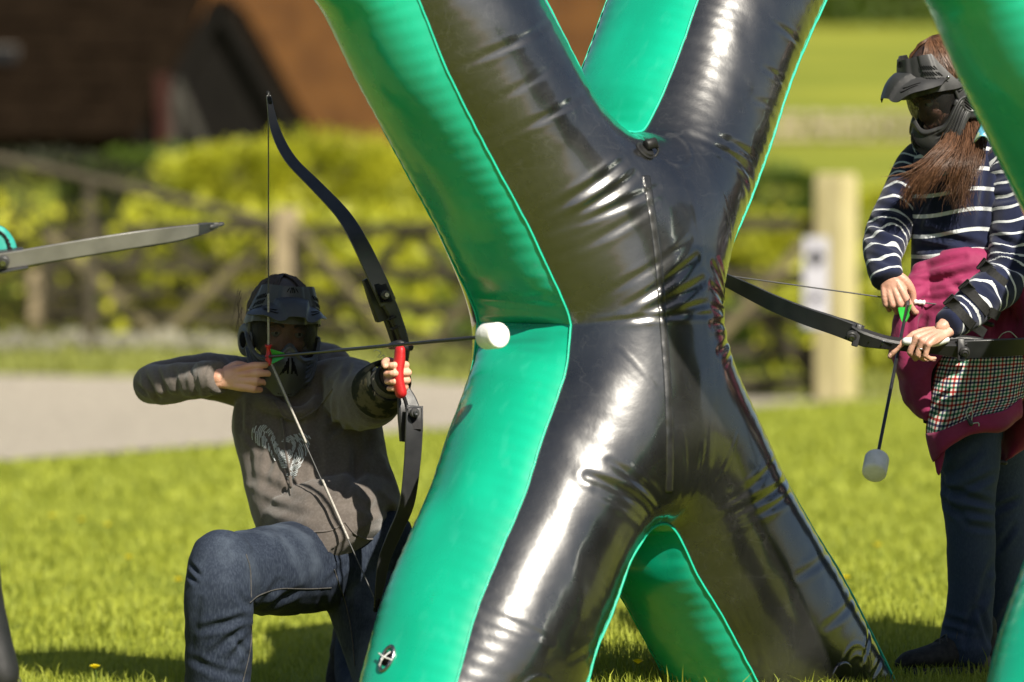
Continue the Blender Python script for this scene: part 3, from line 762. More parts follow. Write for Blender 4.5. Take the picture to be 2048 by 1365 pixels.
# rank undergrowth filling the bank between the bushes
r = np.random.default_rng(5); n = 26000
x = r.uniform(-5.2, 5.2, n); y = r.uniform(31.6, 35.2, n)
dense = (vnoise(np.c_[x, y, 0*x], 1.2, 4)*.5+.5)
h = r.uniform(0, 1, n)**1.4*(.25+.75*dense)*np.where(x < 0, .95, .75)
C = np.c_[x, y, gz(x, y)+h]
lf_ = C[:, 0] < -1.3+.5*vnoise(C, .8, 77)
M_under = pm('shade_brown_undergrowth', (.085, .07, .018), (.022, .018, .008), 2.2, .8, island=.6, trans=.2, spec=.2)  # shade on the left bank is put into this brown leaf colour
tag(mk('shade_toned_undergrowth', leaves(C[lf_], 0, .065, 6, .35), M_under), 'tangled brambles behind the left gate, shade put into their dark brown', 'undergrowth', kind='stuff'); C = C[~lf_]
tag(mk('undergrowth', leaves(C, 0, .065, 6, .35), M_leaf[1]), 'tangled yellow-green weeds and brambles filling the bank behind the gates', 'undergrowth', kind='stuff')
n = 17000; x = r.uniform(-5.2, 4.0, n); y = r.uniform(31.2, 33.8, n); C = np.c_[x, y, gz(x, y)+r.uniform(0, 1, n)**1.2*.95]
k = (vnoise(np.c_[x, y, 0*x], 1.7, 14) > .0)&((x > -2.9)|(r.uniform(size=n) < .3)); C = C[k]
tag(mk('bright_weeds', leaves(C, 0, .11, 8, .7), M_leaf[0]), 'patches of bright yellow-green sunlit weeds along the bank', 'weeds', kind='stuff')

# ---------------------------------------------------------------- gates and posts
M_wood2 = pm('brown_wood', (.20, .17, .09), (.13, .11, .06), 6, .85, spec=.2)
M_wood = pm('weathered_wood', (.070, .060, .038), (.04, .035, .024), 7, .85, bump=.004, bscale=30, stretch=(1, 1, 4), spec=.2)
M_woodp = pm('pale_wood', (.46, .40, .22), (.36, .31, .155), 5, .85, bump=.004, bscale=20, stretch=(3, 3, .6), spec=.2)
M_woodt = pm('tan_wood', (.36, .29, .18), (.26, .21, .13), 6, .85, bump=.003, bscale=20, spec=.2)
def vpost(px, pyt, pyb, Y, wd, mat, label, rot=0, cap=True, dp=None):
    t = P(px, pyt, Y); b = P(px, pyb, Y); zb = min(b.z, gz1(b.x, Y))-.15
    o = root('gate_post', (t.x, Y, zb+.15), label, 'post', 'posts of the gates by the drive')
    M = Matrix.Rotation(R(rot), 3, 'Z')
    mk('post', box((t.x, Y, (zb+t.z)/2), (wd, dp or wd, t.z-zb), M, .012), mat, o, smooth=False)
    if cap: mk('post_top', join(box((t.x, Y, t.z+.012), (wd*.94, (dp or wd)*.94, .03), M, .010)), mat, o, smooth=False)
    return o
vpost(1672, 356, 805, 28.6, .215, M_woodp, 'tall thick pale gate post with a white notice, left of the woman', rot=-32)
vpost(572, 424, 700, 31.2, .15, M_woodt, 'tan wooden post standing straight behind the archer head', rot=-20)
vpost(76, 548, 668, 32.2, .12, M_woodt, 'short tan wooden post near the left edge below the grey bow limb', rot=-20)
vpost(1637, 700, 800, 28.9, .13, M_wood, 'short dark stump beside the foot of the tall gate post', rot=10, cap=False)
nt_ = P(1632, 565, 28.35)
no = root('notice', (nt_.x, 28.35, nt_.z), 'white laminated notice with two black marks fixed to the tall gate post', 'notice')
MN = Matrix.Rotation(R(-6), 3, 'Z')
mk('board', box((nt_.x, 28.35, nt_.z), (.16, .012, .58), MN, .003), pm('notice_white', (.42, .41, .47), (.38, .37, .42), 8, .5), no, smooth=False)
for dz, s in ((.16, .055), (-.10, .035)):
    mk('printed_mark', tube([Vector((nt_.x, 28.338, nt_.z+dz+s*1.2)), Vector((nt_.x, 28.338, nt_.z+dz)), Vector((nt_.x, 28.338, nt_.z+dz-s*1.2))], [(.004, .002), (s, .003), (.004, .002)], 8, up=(1, 0, 0), cap=False), M_dark, no, smooth=False)
def gate(x0px, x1px, tops, bots, Y0, Y1, label, nr=5, mat=None):
    mat = mat or M_wood
    A0, A1 = P(x0px, tops[0], Y0), P(x1px, tops[1], Y1); B0, B1 = P(x0px, bots[0], Y0), P(x1px, bots[1], Y1)
    o = root('field_gate', ((A0.x+A1.x)/2, (Y0+Y1)/2, min(B0.z, B1.z)), label, 'gate', 'field gates by the drive')
    ts = [0, .30, .52, .70, .85, 1.0] if nr == 6 else [0, .33, .58, .80, 1.0]
    for t in ts: mk('rail', beam(A0.lerp(B0, t), A1.lerp(B1, t), .085, .03), mat, o, smooth=False)
    for s, (a, b) in enumerate(((A0, B0), (A1, B1))):
        mk('stile', beam(a+Vector((0, .03, .04)), b+Vector((0, .03, -.06)), .08, .06, up=(1, 0, 0)), mat, o, smooth=False)
    m0, m1 = A0.lerp(A1, .5), B0.lerp(B1, .5); dy = Vector((0, .034, 0))
    mk('brace', beam(B0+dy, m0+dy, .075, .03), mat, o, smooth=False); mk('brace', beam(B1+dy, m0+dy, .075, .03), mat, o, smooth=False)
    mk('brace', beam(A0-dy, m1-dy, .07, .03), M_wood2, o, smooth=False); mk('brace', beam(A1-dy, m1-dy, .07, .03), M_wood2, o, smooth=False)
    return o
gate(1640, 1080, (450, 440), (765, 775), 28.7, 29.6, 'weathered field gate hung left of the tall pale gate post')
gate(1070, 596, (452, 462), (770, 690), 29.7, 31.1, 'weathered field gate between the archer and the middle bunker')
gate(556, 96, (450, 470), (690, 665), 31.3, 32.1, 'grey field gate with crossed braces behind the left bow limb')
rl_ = root('sloping_rail', (P(280, 390, 31).x, 31, .9), 'long dark rail sloping down to the post behind the archer', 'rail')
mk('rail', tube([P(-260, 262, 30.4), P(0, 318, 30.6), P(200, 362, 30.8), P(400, 410, 31.0), P(566, 452, 31.2)], [.035]*5, 10), M_wood, rl_)
for px in (-240, 180):
    p = P(px, 266 if px < 0 else 357, 30.5 if px < 0 else 30.8); mk('rail_leg', beam(p, (p.x, p.y+.06, gz1(p.x, p.y)-.1), .07, .07, up=(1, 0, 0)), M_wood, rl_, smooth=False)
# low stone kerb wall on the left, field wall and trees on the hill at right
M_stone = pm('grey_stone', (.20, .19, .14), (.13, .125, .09), 5, .9, bump=.01, bscale=12)
kw = root('kerb_wall', (-3.4, 30.6, .25), 'low pale rubble kerb wall at the far side of the drive, left', 'kerb')
for i in range(38):
    px = -60+i*14.5; yy = 30.9
    p = P(px, 690+i*.8, yy)
    z0 = gz1(p.x, yy)
    mk('stone', ball((p.x, yy+random.uniform(-.05, .05), z0+random.uniform(.05, .12)), (random.uniform(.04, .06), .07, random.uniform(.06, .09)), 8, 5), M_stone, kw)
fw = root('field_wall', (4.0, 58, gz1(4, 58)), 'pale dry stone wall crossing the pasture behind the gate post', 'wall')
M_pstone = pm('pale_stone', (.42, .36, .25), (.24, .21, .14), 1.4, .9, bump=.02, bscale=6)
wv_ = []
for i in range(120):
    x = 1.0+i*.11
    for k in range(3):
        wv_.append(ball((x+random.uniform(-.04, .04)+.05*(k % 2), 58+random.uniform(-.06, .06), gz1(x, 58)+.06+.13*k), (.065, .11, .06+random.uniform(-.01, .02)), 6, 4))
tag(mk('stones', join(*wv_), M_pstone, fw), kind='stuff')
def tree(px, pyb, pyt, Y, rx, mi, label, n, seed):
    c = P(px, (pyb+pyt)/2, Y); g = gz1(c.x, Y); h = (pyb-pyt)/F*Y
    o = root('tree', (c.x, Y, g), label, 'tree', 'trees at the top of the pasture')
    tr = [tube([(c.x, Y, g-.3), (c.x+.1, Y, g+h*.35), (c.x-.1, Y, g+h*.7)], [.28, .2, .08], 10, k=4)]
    for k in range(7):
        a = k*2.4; tr.append(tube([(c.x, Y, g+h*(.25+.05*k)), (c.x+math.cos(a)*rx*.4, Y+math.sin(a)*rx*.3, g+h*(.4+.05*k)), (c.x+math.cos(a)*rx*.8, Y+math.sin(a)*rx*.5, g+h*(.5+.06*k))], [.1, .07, .03], 6, k=3))
    mk('trunk', join(*tr), M_stem, o)
    C = np.concatenate([cloud(n//6, (c.x+random.uniform(-.5, .5)*rx, Y+random.uniform(-.4, .4)*rx, g+h*random.uniform(.35, .75)), (rx*.6, rx*.6, h*.26), seed*10+k) for k in range(6)])
    mk('crown', leaves(C, 0, .34, seed, .8), M_leaf[mi], o)
tree(1700, 70, -70, 150, 1.9, 2, 'dark round tree at the top of the pasture, right of the bunker', 3600, 3)
tree(1815, 60, -80, 158, 2.0, 2, 'dark tree at the top of the pasture above the woman', 3600, 4)
tree(1610, 20, -120, 160, 1.8, 1, 'mid green tree at the top edge beside the bunker arm', 3000, 5)
for k, (px, py, s) in enumerate(((1690, 250, 1.3), (1960, 236, 1.4))):
    pass
# hedge across the hill
n = 16000; x = r.uniform(2, 16, n); yy = 98+r.uniform(-.8, .8, n); C = np.c_[x, yy, gz(x, yy)+r.uniform(0, 1, n)**.8*1.1*(1+.3*vnoise(np.c_[x, x*0, x*0], 1.1, 3))]
tag(mk('far_hedge', leaves(C, 0, .16, 9), M_leaf[1]), 'clipped hedge running across the upper pasture', 'hedge', kind='stuff')

# ---------------------------------------------------------------- lawn grass
M_grass = pm('grass_blades', (.41, .44, .055), (.19, .235, .03), 3.0, .6, island=.65, trans=.35, spec=.25)
def blades(x, y, h, wd, seed):
    g = np.random.default_rng(seed+900); n = len(x); z = gz(x, y)-.004
    a = g.uniform(0, 2*math.pi, n); lean = g.uniform(.15, 1.0, n)*h; b = a+g.normal(0, .6, n)
    u = np.stack([np.cos(a), np.sin(a), 0*a], 1)*wd[:, None]*.5
    ld = np.stack([np.cos(b+1.57), np.sin(b+1.57), 0*b], 1)
    base = np.stack([x, y, z], 1); up = np.array([0, 0, 1.0])
    m1 = base+ld*(lean*.28)[:, None]+up*(h*.6)[:, None]; tp = base+ld*(lean*.85)[:, None]+up*(h*(1-.25*lean/h))[:, None]
    V = np.stack([base-u, base+u, m1+u*.75, m1-u*.75, tp], 1).reshape(-1, 3)
    i = np.arange(n)*5
    T = np.concatenate([np.stack([i, i+1, i+2], 1), np.stack([i, i+2, i+3], 1), np.stack([i+3, i+2, i+4], 1)])
    return V, T
def scatter(n, y0, y1, hw, seed, h0, h1, w0):
    g = np.random.default_rng(seed)
    t = g.uniform(0, 1, n); y = y0+(y1-y0)*t; x = g.uniform(-1, 1, n)*(y*.1164*hw+.15)
    if y0 < 29: k = y < edge_lawn(x)-.02; x = x[k]; y = y[k]
    cl = vnoise(np.c_[x, y, 0*x], 3.1, 2)*.5+.5
    h = g.uniform(h0, h1, len(x))*(.55+.9*cl); wd = g.uniform(.6, 1.4, len(x))*w0
    return blades(x, y, h, wd, seed)
AV = scatter(17000, 29.3, 32.2, 1.15, 9, .05, .15, .016)
A = [scatter(62000, 9.2, 12.6, 1.25, 1, .022, .05, .0032), scatter(48000, 12.6, 18, 1.1, 2, .022, .05, .006), scatter(42000, 18, 31, 1.1, 3, .03, .06, .013)]
nv = 0; VV = []; TT = []
for v, t in A: VV.append(v); TT.append(t+nv); nv += len(v)
tag(mk('grass', (np.concatenate(VV), np.concatenate(TT))  , M_grass, smooth=False), 'short sunlit green grass blades covering the lawn', 'grass', kind='stuff')
tag(mk('verge_grass', AV, pm('verge_blades', (.34, .36, .07), (.18, .20, .05), 2.0, .7, island=.6, trans=.3), smooth=False), 'pale rough grass verge between the gravel drive and the gates', 'grass', kind='stuff')
g = np.random.default_rng(41); n = 900; x = g.uniform(-1.4, 1.7, n); y = g.uniform(9.4, 12.5, n)
tag(mk('tall_grass', blades(x, y, g.uniform(.05, .085, n), np.full(n, .0035), 5), M_grass, smooth=False), 'scattered longer grass stems standing above the lawn', 'grass', kind='stuff')
M_pet = pm('yellow_petal', (.88, .76, .015), (.85, .68, .015), 30, .5, trans=.3)
FL = [(105, 1035, 'far left one'), (163, 1043, ''), (215, 1053, ''), (258, 1118, ''), (357, 1163, ''), (1692, 1159, ''), (1276, 1328, ''), (1756, 1094, ''), (190, 1338, ''), (1570, 1230, '')]
LB = ['yellow dandelion, leftmost of the row of three on the left lawn', 'yellow dandelion, middle of the row of three on the left lawn', 'yellow dandelion, rightmost of the row of three on the left lawn',
      'yellow dandelion alone left of the kneeling archer', 'yellow dandelion touching the archer knee', 'yellow dandelion between the bunker right leg and the woman', 'yellow dandelion inside the lower notch of the middle bunker',
      'small yellow dandelion on the lawn right of the bunker', 'yellow dandelion at the lower left edge of the lawn', 'yellow dandelion close beside the right leg of the middle bunker']
for (px, py, _), lb in zip(FL, LB):
    Y = F*CH/(py-HY)
    for _k in range(4): Y = F*(CH-(gz1((px-1024)/F*Y, Y)+.05))/(py-HY)
    p = P(px, py, Y); o = root('dandelion', (p.x, Y, gz1(p.x, Y)), lb, 'flower', 'dandelions in the lawn')
    mk('stem', tube([(p.x, Y, gz1(p.x, Y)), (p.x+.004, Y, p.z-.02), tuple(p)], .0018, 6, k=3), M_leaf[1], o)
    pr = []
    for L_, rr2, tilt in ((22, .016, .55), (16, .013, .95), (9, .009, 1.3)):
        for k in range(L_):
            a = 2*math.pi*(k+.3*L_)/L_; d = Vector((math.cos(a)*math.cos(tilt), math.sin(a)*math.cos(tilt), math.sin(tilt))); s = Vector((-math.sin(a), math.cos(a), 0))*.0028
            pr.append(([tuple(p-s*.5), tuple(p+d*rr2-s), tuple(p+d*rr2*1.08), tuple(p+d*rr2+s), tuple(p+s*.5)], [(0, 1, 2, 3, 4)]))
    mk('petals', join(*pr), M_pet, o)
# ---------------------------------------------------------------- people: shared builders
def hand_parts(M, fingers, thumb, mirror=False, sc=1.0):
    """local frame: x wrist to knuckles, z back of the hand, y thumb side. fingers: flex angles of 3 joints + spread for 4 fingers"""
    my = -1 if mirror else 1
    def T(p): return M @ Vector((p[0]*sc, p[1]*sc*my, p[2]*sc))
    kn = [(.088, .029, .0), (.092, .009, .004), (.087, -.011, .002), (.079, -.029, -.003)]
    ln = [(.042, .026, .021), (.046, .030, .022), (.042, .028, .021), (.033, .021, .019)]
    rd = [(.0098, .0088, .0080, .0066), (.0100, .0089, .0080, .0066), (.0095, .0084, .0076, .0063), (.0086, .0075, .0068, .0056)]
    parts = []; tips = []
    parts.append(tube([T((-.018, 0, -.002)), T((.0, 0, -.002)), T((.03, .001, -.003)), T((.06, .0, -.004)), T((.082, .0, -.004))],
                      [(.025*sc, .019*sc), (.025*sc, .018*sc), (.032*sc, .0165*sc), (.037*sc, .0145*sc), (.036*sc, .012*sc)], 18, up=M.to_3x3() @ Vector((0, 1, 0)), k=3))
    for i in range(4):
        k = kn[i]; fl = fingers[i]
        parts.append(tube([T((.02, k[1]*.55, 0)), T((.055, k[1]*.85, .004)), T(k)], [.009*sc, .010*sc, .0108*sc], 10, k=3))
        p = Vector(k); a = 0; sp = R(fl[3]) if len(fl) > 3 else 0; pts = [T((k[0]-.012, k[1], k[2]-.001)), T(p)]; rr = [rd[i][0]*sc, rd[i][0]*1.08*sc]
        for j in range(3):
            a += R(fl[j]); d = Vector((math.cos(a)*math.cos(sp), math.sin(sp)*math.cos(a*.6), -math.sin(a)))
            mid = p+d*ln[i][j]*.5; q = p+d*ln[i][j]
            pts += [T(mid), T(q)]; rr += [lerp(rd[i][j], rd[i][j+1], .5)*.95*sc, rd[i][j+1]*(1.05 if j < 2 else .82)*sc]; p = q
        parts.append(tube(pts, rr, 12, k=2)); 
        nz = Vector((math.sin(a), 0, math.cos(a))); tips.append((T(p-d*.006+nz*.0052), (M.to_3x3() @ Vector((d.x, d.y*my, d.z))).normalized(), (M.to_3x3() @ nz).normalized()))
    tp = [T(q) for q in thumb]
    parts.append(tube(tp, [.016*sc, .0135*sc, .0108*sc, .0098*sc, .0078*sc][:len(tp)], 12, k=3))
    return parts, tips
def nail(tip, sc=1.0):
    c, d, n = tip; s = d.cross(n)
    return sheet(lambda u, v: c+d*((v-.45)*.0115*sc)+s*((u-.5)*.0098*sc)+n*(.0012-.006*(u-.5)**2)*sc, 4, 4, .0007)
def basis(x, z, o):
    x = Vector(x).normalized(); z = Vector(z); z = (z-x*z.dot(x)).normalized(); y = z.cross(x)
    return Matrix((x, y, z)).transposed().to_4x4() if o is None else Matrix.Translation(Vector(o)) @ Matrix((x, y, z)).transposed().to_4x4()
def face_frame(c, f, u):
    f = Vector(f).normalized(); u = Vector(u); u = (u-f*u.dot(f)).normalized(); r = f.cross(u)
    return Matrix.Translation(Vector(c)) @ Matrix((r, f, u)).transposed().to_4x4()
def xf(M, vf): return [tuple(M @ Vector(p)) for p in vf[0]], vf[1]
def head_parts(M):
    "local: x wearer right, y forward, z up, origin between the ears at eye level"
    L = [ball((0, -.012, .022), (.076, .096, .098), 24, 16), ball((0, .022, -.045), (.058, .066, .072), 20, 14), ball((0, .034, -.094), (.030, .040, .026), 14, 10),
         ball((0, .070, .028), (.052, .026, .016), 16, 8), ball((0, .080, -.062), (.026, .020, .008), 14, 8), ball((0, .080, -.072), (.023, .018, .008), 14, 8),
         tube([(0, .080, .012), (0, .086, -.014), (0, .092, -.034), (0, .086, -.044)], [(.008, .008), (.009, .010), (.013, .012), (.014, .008)], 12, k=3, up=(1, 0, 0)),
         ball((.032, .066, -.030), (.022, .020, .018), 12, 8), ball((-.032, .066, -.030), (.022, .020, .018), 12, 8)]
    for s in (-1, 1):
        L.append(ball((s*.078, -.008, -.018), (.010, .020, .032), 12, 8))
    return [xf(M @ Matrix.Scale(.93, 4), p) for p in L]
def eyes(M, parent):
    M = M @ Matrix.Scale(.93, 4)
    for s in (-1, 1):
        e = mk('eye', xf(M, ball((s*.032, .0745, .001), .0125, 16, 10)), pm('eye_white', (.6, .58, .55), (.5, .47, .44), 30, .2), parent)
        mk('iris', xf(M, ball((s*.032, .0825, .000), (.006, .0052, .006), 12, 8)), M_dark, e)
        mk('eyelid', xf(M, join(sheet(lambda u, v: ((s*.032)+.017*(u*2-1), .088-.010*(u*2-1)**2-.004*v, .004+.009*v-.004*(u*2-1)**2), 8, 3, .002))), M_skin, e)
        mk('eyebrow', xf(M, tube([(s*.016, .094, .020), (s*.032, .094, .026), (s*.050, .082, .020)], [(.0035, .003), (.004, .003), (.002, .002)], 8, k=3)), M_hair, e)
M_hair = pm('brown_hair', (.17, .078, .036), (.035, .016, .009), 60, .38, rough2=.5, island=.6, spec=.55, stretch=(6, 6, .6))
M_hairdk = pm('dark_brown_hair', (.060, .026, .014), (.018, .009, .006), 60, .42, rough2=.55, bump=.003, bscale=45, island=.6, spec=.5, stretch=(6, 6, .6))
M_hairg = pm('grey_brown_hair', (.085, .065, .050), (.045, .035, .028), 60, .5, island=.6, stretch=(6, 6, .6))
def mesh_mat():
    m = pm('goggle_mesh', (.010, .010, .010), (.014, .014, .014), 60, .6, spec=.3); t = m.node_tree; N = t.nodes; L = t.links
    uv = N.new('ShaderNodeUVMap'); sp = N.new('ShaderNodeSeparateXYZ'); L.new(uv.outputs[0], sp.inputs[0]); o = []
    for i in (0, 1):
        a = N.new('ShaderNodeMath'); a.operation = 'FRACT'; L.new(sp.outputs[i], a.inputs[0])
        b = N.new('ShaderNodeMath'); b.operation = 'LESS_THAN'; b.inputs[1].default_value = .30; L.new(a.outputs[0], b.inputs[0]); o.append(b)
    mx = N.new('ShaderNodeMath'); mx.operation = 'MAXIMUM'; L.new(o[0].outputs[0], mx.inputs[0]); L.new(o[1].outputs[0], mx.inputs[1])
    tr = N.new('ShaderNodeBsdfTransparent'); ms = N.new('ShaderNodeMixShader'); L.new(mx.outputs[0], ms.inputs[0])
    L.new(tr.outputs[0], ms.inputs[1]); L.new(N['Principled BSDF'].outputs[0], ms.inputs[2]); L.new(ms.outputs[0], N['Material Output'].inputs[0]); return m
M_net = mesh_mat()
def set_uv(o, fn):
    me = o.data; ul = me.uv_layers.new(name='UVMap'); 
    for lp in me.loops: ul.data[lp.index].uv = fn(me.vertices[lp.vertex_index].co)
def build_mask(M, person, mat, sc=1.06):
    S = M @ Matrix.Scale(sc, 4)
    def pos(ph, r, z): ph = R(ph); return Vector((r*math.sin(ph)*.90, r*math.cos(ph), z))
    def ztop(a): a = abs(a); return -.062+.040*math.exp(-(a/13)**2)+.052*float(sm(a, 42, 84))
    def zbot(a): a = abs(a); return -.168+.022*float(sm(a, 14, 34))+.080*float(sm(a, 34, 92))
    def lower(u, v):
        a = -97+194*u; z = lerp(zbot(a), ztop(a), v)
        k = max(0, 1-abs(a)/36)**.8
        r = .109+.034*k*math.exp(-((z+.088)/.048)**2)+.004*math.sin(v*9)*(1-k)*float(sm(abs(a), 25, 40))-.010*float(sm(-z, .12, .165))+.006*math.exp(-((v-.93)/.06)**2)
        r -= .010*float(sm(abs(a), 60, 97))
        # raised cheek ridges sweeping back
        for q in (.22, .38, .54, .70, .86):
            r += .0055*max(0, 1-abs(v-q-.0030*abs(a)+.14)/.055)*float(sm(abs(a), 26, 40))*(1-float(sm(abs(a), 78, 90)))
        return pos(a, r, z)
    mk_ = mk('face_mask', xf(S, sheet(lower, 110, 80, .003)), mat, person)
    def lens(u, v):
        a = -80+160*u; z = lerp(ztop(a)-.006, .050, v); return pos(a, .107-.003*math.cos(v*6.28)-.008*float(sm(abs(a), 50, 80)), z)
    ln = mk('mesh_lens', xf(S, sheet(lens, 40, 12, .0008)), M_net, mk_)
    inv = S.inverted(); o0 = org(mk_)
    def fn(co):
        q = inv @ (Vector(co)+o0); return (math.atan2(q.x/.9, q.y)*.107/.0029, q.z/.0029)
    set_uv(ln, fn)
    # rim round the lens
    rim = [lower(i/60, .985)+Vector((0, 0, .002)) for i in range(7, 54)]
    rim = [p*1.015 for p in rim]
    mk('lens_rim', xf(S, tube(rim, (.0065, .0042), 8)), mat, mk_)
    for s in (-1, 1): mk('lens_side_bar', xf(S, tube([pos(s*80, .104, z) for z in np.linspace(-.03, .05, 8)], .0055, 8)), mat, mk_)
    # forehead shell with the peak
    def fore(u, v):
        a = lerp(-92+26*v, 92-26*v, u); z = lerp(.030, .128, v)-.016*float(sm(abs(a), 45, 90))
        r = lerp(.115, .086, v**1.4)
        k = 1-float(sm(abs(a-0), 17, 26)); r += .010*k*(1-v*.5)
        r += .005*(float(sm(abs(a), 40, 46))-float(sm(abs(a), 60, 66)))
        return pos(a, r, z)
    fs = mk('forehead_shell', xf(S, sheet(fore, 72, 20, .003)), mat, mk_)
    def peak(u, v):
        x = (u*2-1); a = 80*x
        base = pos(a, .108, .088-.042*abs(x)**1.6)
        out = .070*(1-.42*abs(x)**2.4); 
        tip = Vector((x*.110, .098*(1-.62*x**4)+out*(1-.6*abs(x)**3)+.004,   .048-.006*abs(x)+.007*math.exp(-((abs(x)-.72)/.18)**2)))
        p = base.lerp(tip, v)
        k = 1-float(sm(abs(x)*1.0, .20+.14*(1-v), .27+.14*(1-v)))
        p += Vector((0, .003, .013))*k*(1-.35*v)+Vector((0, 0, .010))*math.sin(v*math.pi)*(1-.5*abs(x))
        p += Vector((0, 0, -.005))*v*v*math.exp(-((abs(x)-.42)/.16)**2)
        return p
    vz = mk('visor_peak', xf(S, sheet(peak, 64, 18, .0028)), mat, mk_)
    # slots: thin dark strips lying on the shells
    def strips(f, L, off=.0032):
        out = []
        for (u0, v0, u1, v1, w) in L:
            def g(a, b):
                du, dv = u1-u0, v1-v0; l = math.hypot(du, dv); nu_, nv_ = -dv/l*w, du/l*w
                uu = lerp(u0, u1, b)+nu_*(a-.5); vv2 = lerp(v0, v1, b)+nv_*(a-.5)
                e = 1e-3; p = f(uu, vv2); n = (f(uu+e, vv2)-p).cross(f(uu, vv2+e)-p).normalized()
                return p+n*off*(1 if n.dot(p) > 0 or n.z > .3 else -1)
            out.append(sheet(g, 1, 6, .0006))
        return join(*out)
    SL = []
    for s in (-1, 1):
        for k in range(5): SL.append((.5+s*(.012+.021*k), .22+.02*k, .5+s*(.010+.009*k), .74-.05*k, .0115))
        for k in range(3): SL.append((.5+s*(.014+.022*k), .15, .5+s*(.013+.020*k), .04, .009))
    a_ = mk('chin_vents', xf(S, strips(lower, SL)), M_dark, mk_); a_['kind'] = 'stuff'
    SL = []
    for s in (-1, 1):
        for k in range(7):
            for q in range(3): SL.append((.5+s*(.305+.020*k), .30+.17*q-.012*k, .5+s*(.297+.020*k), .42+.17*q-.012*k, .008))
        for k in range(2): SL.append((.5+s*(.03+.04*k), .84, .5+s*(.012+.028*k), .96, .010))
    for k in (-1, 0, 1): SL.append((.5+.026*k, .82, .5+.014*k, .97, .008))
    a_ = mk('forehead_vents', xf(S, strips(fore, SL, .003)), M_dark, mk_); a_['kind'] = 'stuff'
    SL = []
    for s in (-1, 1):
        for q in (.52, .66): SL.append((.5+s*.20, q+.06, .5+s*.34, q-.05, .035))
    a_ = mk('peak_slots', xf(S, strips(peak, SL, .0026)), M_dark, mk_); a_['kind'] = 'stuff'
    # ear covers with a round slotted vent
    for s in (-1, 1):
        c = Vector((s*.094, -.012, -.034)); ax = Vector((s, .22, -.05)).normalized(); t1 = Vector((0, 0, 1)); t1 = (t1-ax*t1.dot(ax)).normalized(); t2 = ax.cross(t1)
        prof = [(-.012, .044), (.000, .045), (.0035, .043), (.005, .037), (.005, .0275), (.0075, .0255), (.0075, .0235), (.0055, .0225), (.0055, .0)]
        ec = mk('ear_cover', xf(S, lathe(prof, c, ax, 28)), mat, mk_)
        L = []
        for k in range(-3, 4):
            h = math.sqrt(max(0, .021**2-(k*.0058)**2))
            d1 = (t1*.85+t2*.5).normalized(); d2 = ax.cross(d1)
            L.append(box(c+ax*.0062+d2*(k*.0058), (.0022, .0026, 2*h), Matrix((ax, d2, d1)).transposed()))
        tag(mk('vent_grille', xf(S, join(*L)), M_dark, ec), kind='stuff')
    # strap and buckle
    def strp(u, v):
        a = 82+196*u; k = math.sin(math.pi*u); return Vector((.098*math.sin(R(a))*.93, .104*math.cos(R(a))-.012*k, .018+.026*(v-.5)+.012*k))
    mk('head_strap', xf(S, sheet(strp, 40, 3, .003)), M_strap, mk_)
    for s in (-1, 1):
        b = pos(s*86, .104, .020); mk('strap_buckle', xf(S, join(box(b, (.006, .022, .036), Matrix.Rotation(R(-s*2), 3, 'Z'), .002), *[box(b+Vector((s*.004, 0, z)), (.004, .018, .0028)) for z in np.linspace(-.013, .013, 6)])), M_blkpl, mk_)
        mk('rivet', xf(S, ball(pos(s*76, .113, .052), .0042, 10, 6)), M_steel, mk_)
    return mk_
def loft_rows(rows, n=40, power=2.4, k=5, capk=.25):
    "rows: (px_y, px_left, px_right, Y, depth) of an upright body shape"
    pts = []; rad = []
    for py, xl, xr, Y, d in rows:
        c = P((xl+xr)/2, py, Y); pts.append(c); rad.append(((xr-xl)/2/F*Y, d))
    return tube(pts, rad, n, up=(1, 0, 0), k=k, power=power, capk=capk)
def fold3(L, Y=None):
    return [(P(a[0], a[1], a[4]), P(a[2], a[3], a[4]), a[5], a[6]) for a in L]
def cloth(name, parts, mat, parent, vox=.0052, smooth=6, segs=(), wr=.0016, fr=14, extra=None, stretch=(1, 1, 1)):
    v, n, f = remesh(parts, vox, smooth)
    if segs: v = folds(v, n, [(a, b, c, d*1.25) for a, b, c, d in segs])
    q = v*np.array(stretch)
    v = v+n*(wr*(vnoise(q, fr, 3)+.5*vnoise(q, fr*2.3, 4)))[:, None]
    if extra is not None: v = extra(v, n)
    return mk(name, (v, f), mat, parent), v, f
def band(pts, rad, th, n=28, k=4, up=None):
    "open hollow band round a limb (a cuff, a guard)"
    A = tube(pts, rad, n, cap=False, k=k, up=up)[0]; m = len(A)//n
    A = np.array([list(x) for x in A]).reshape(m, n, 3); c = A.mean(1, keepdims=True); N = A-c; N /= np.linalg.norm(N, axis=2, keepdims=True)
    def f(u, v):
        i = v*(m-1); j = (u*n) % n; i0_ = int(min(i, m-2)); t = i-i0_; j0 = int(j) % n; s = j-int(j)
        def g(ii): return A[ii, j0]*(1-s)+A[ii, (j0+1) % n]*s
        return Vector(g(i0_)*(1-t)+g(i0_+1)*t)
    return sheet(f, n, max(2, m-1), th)

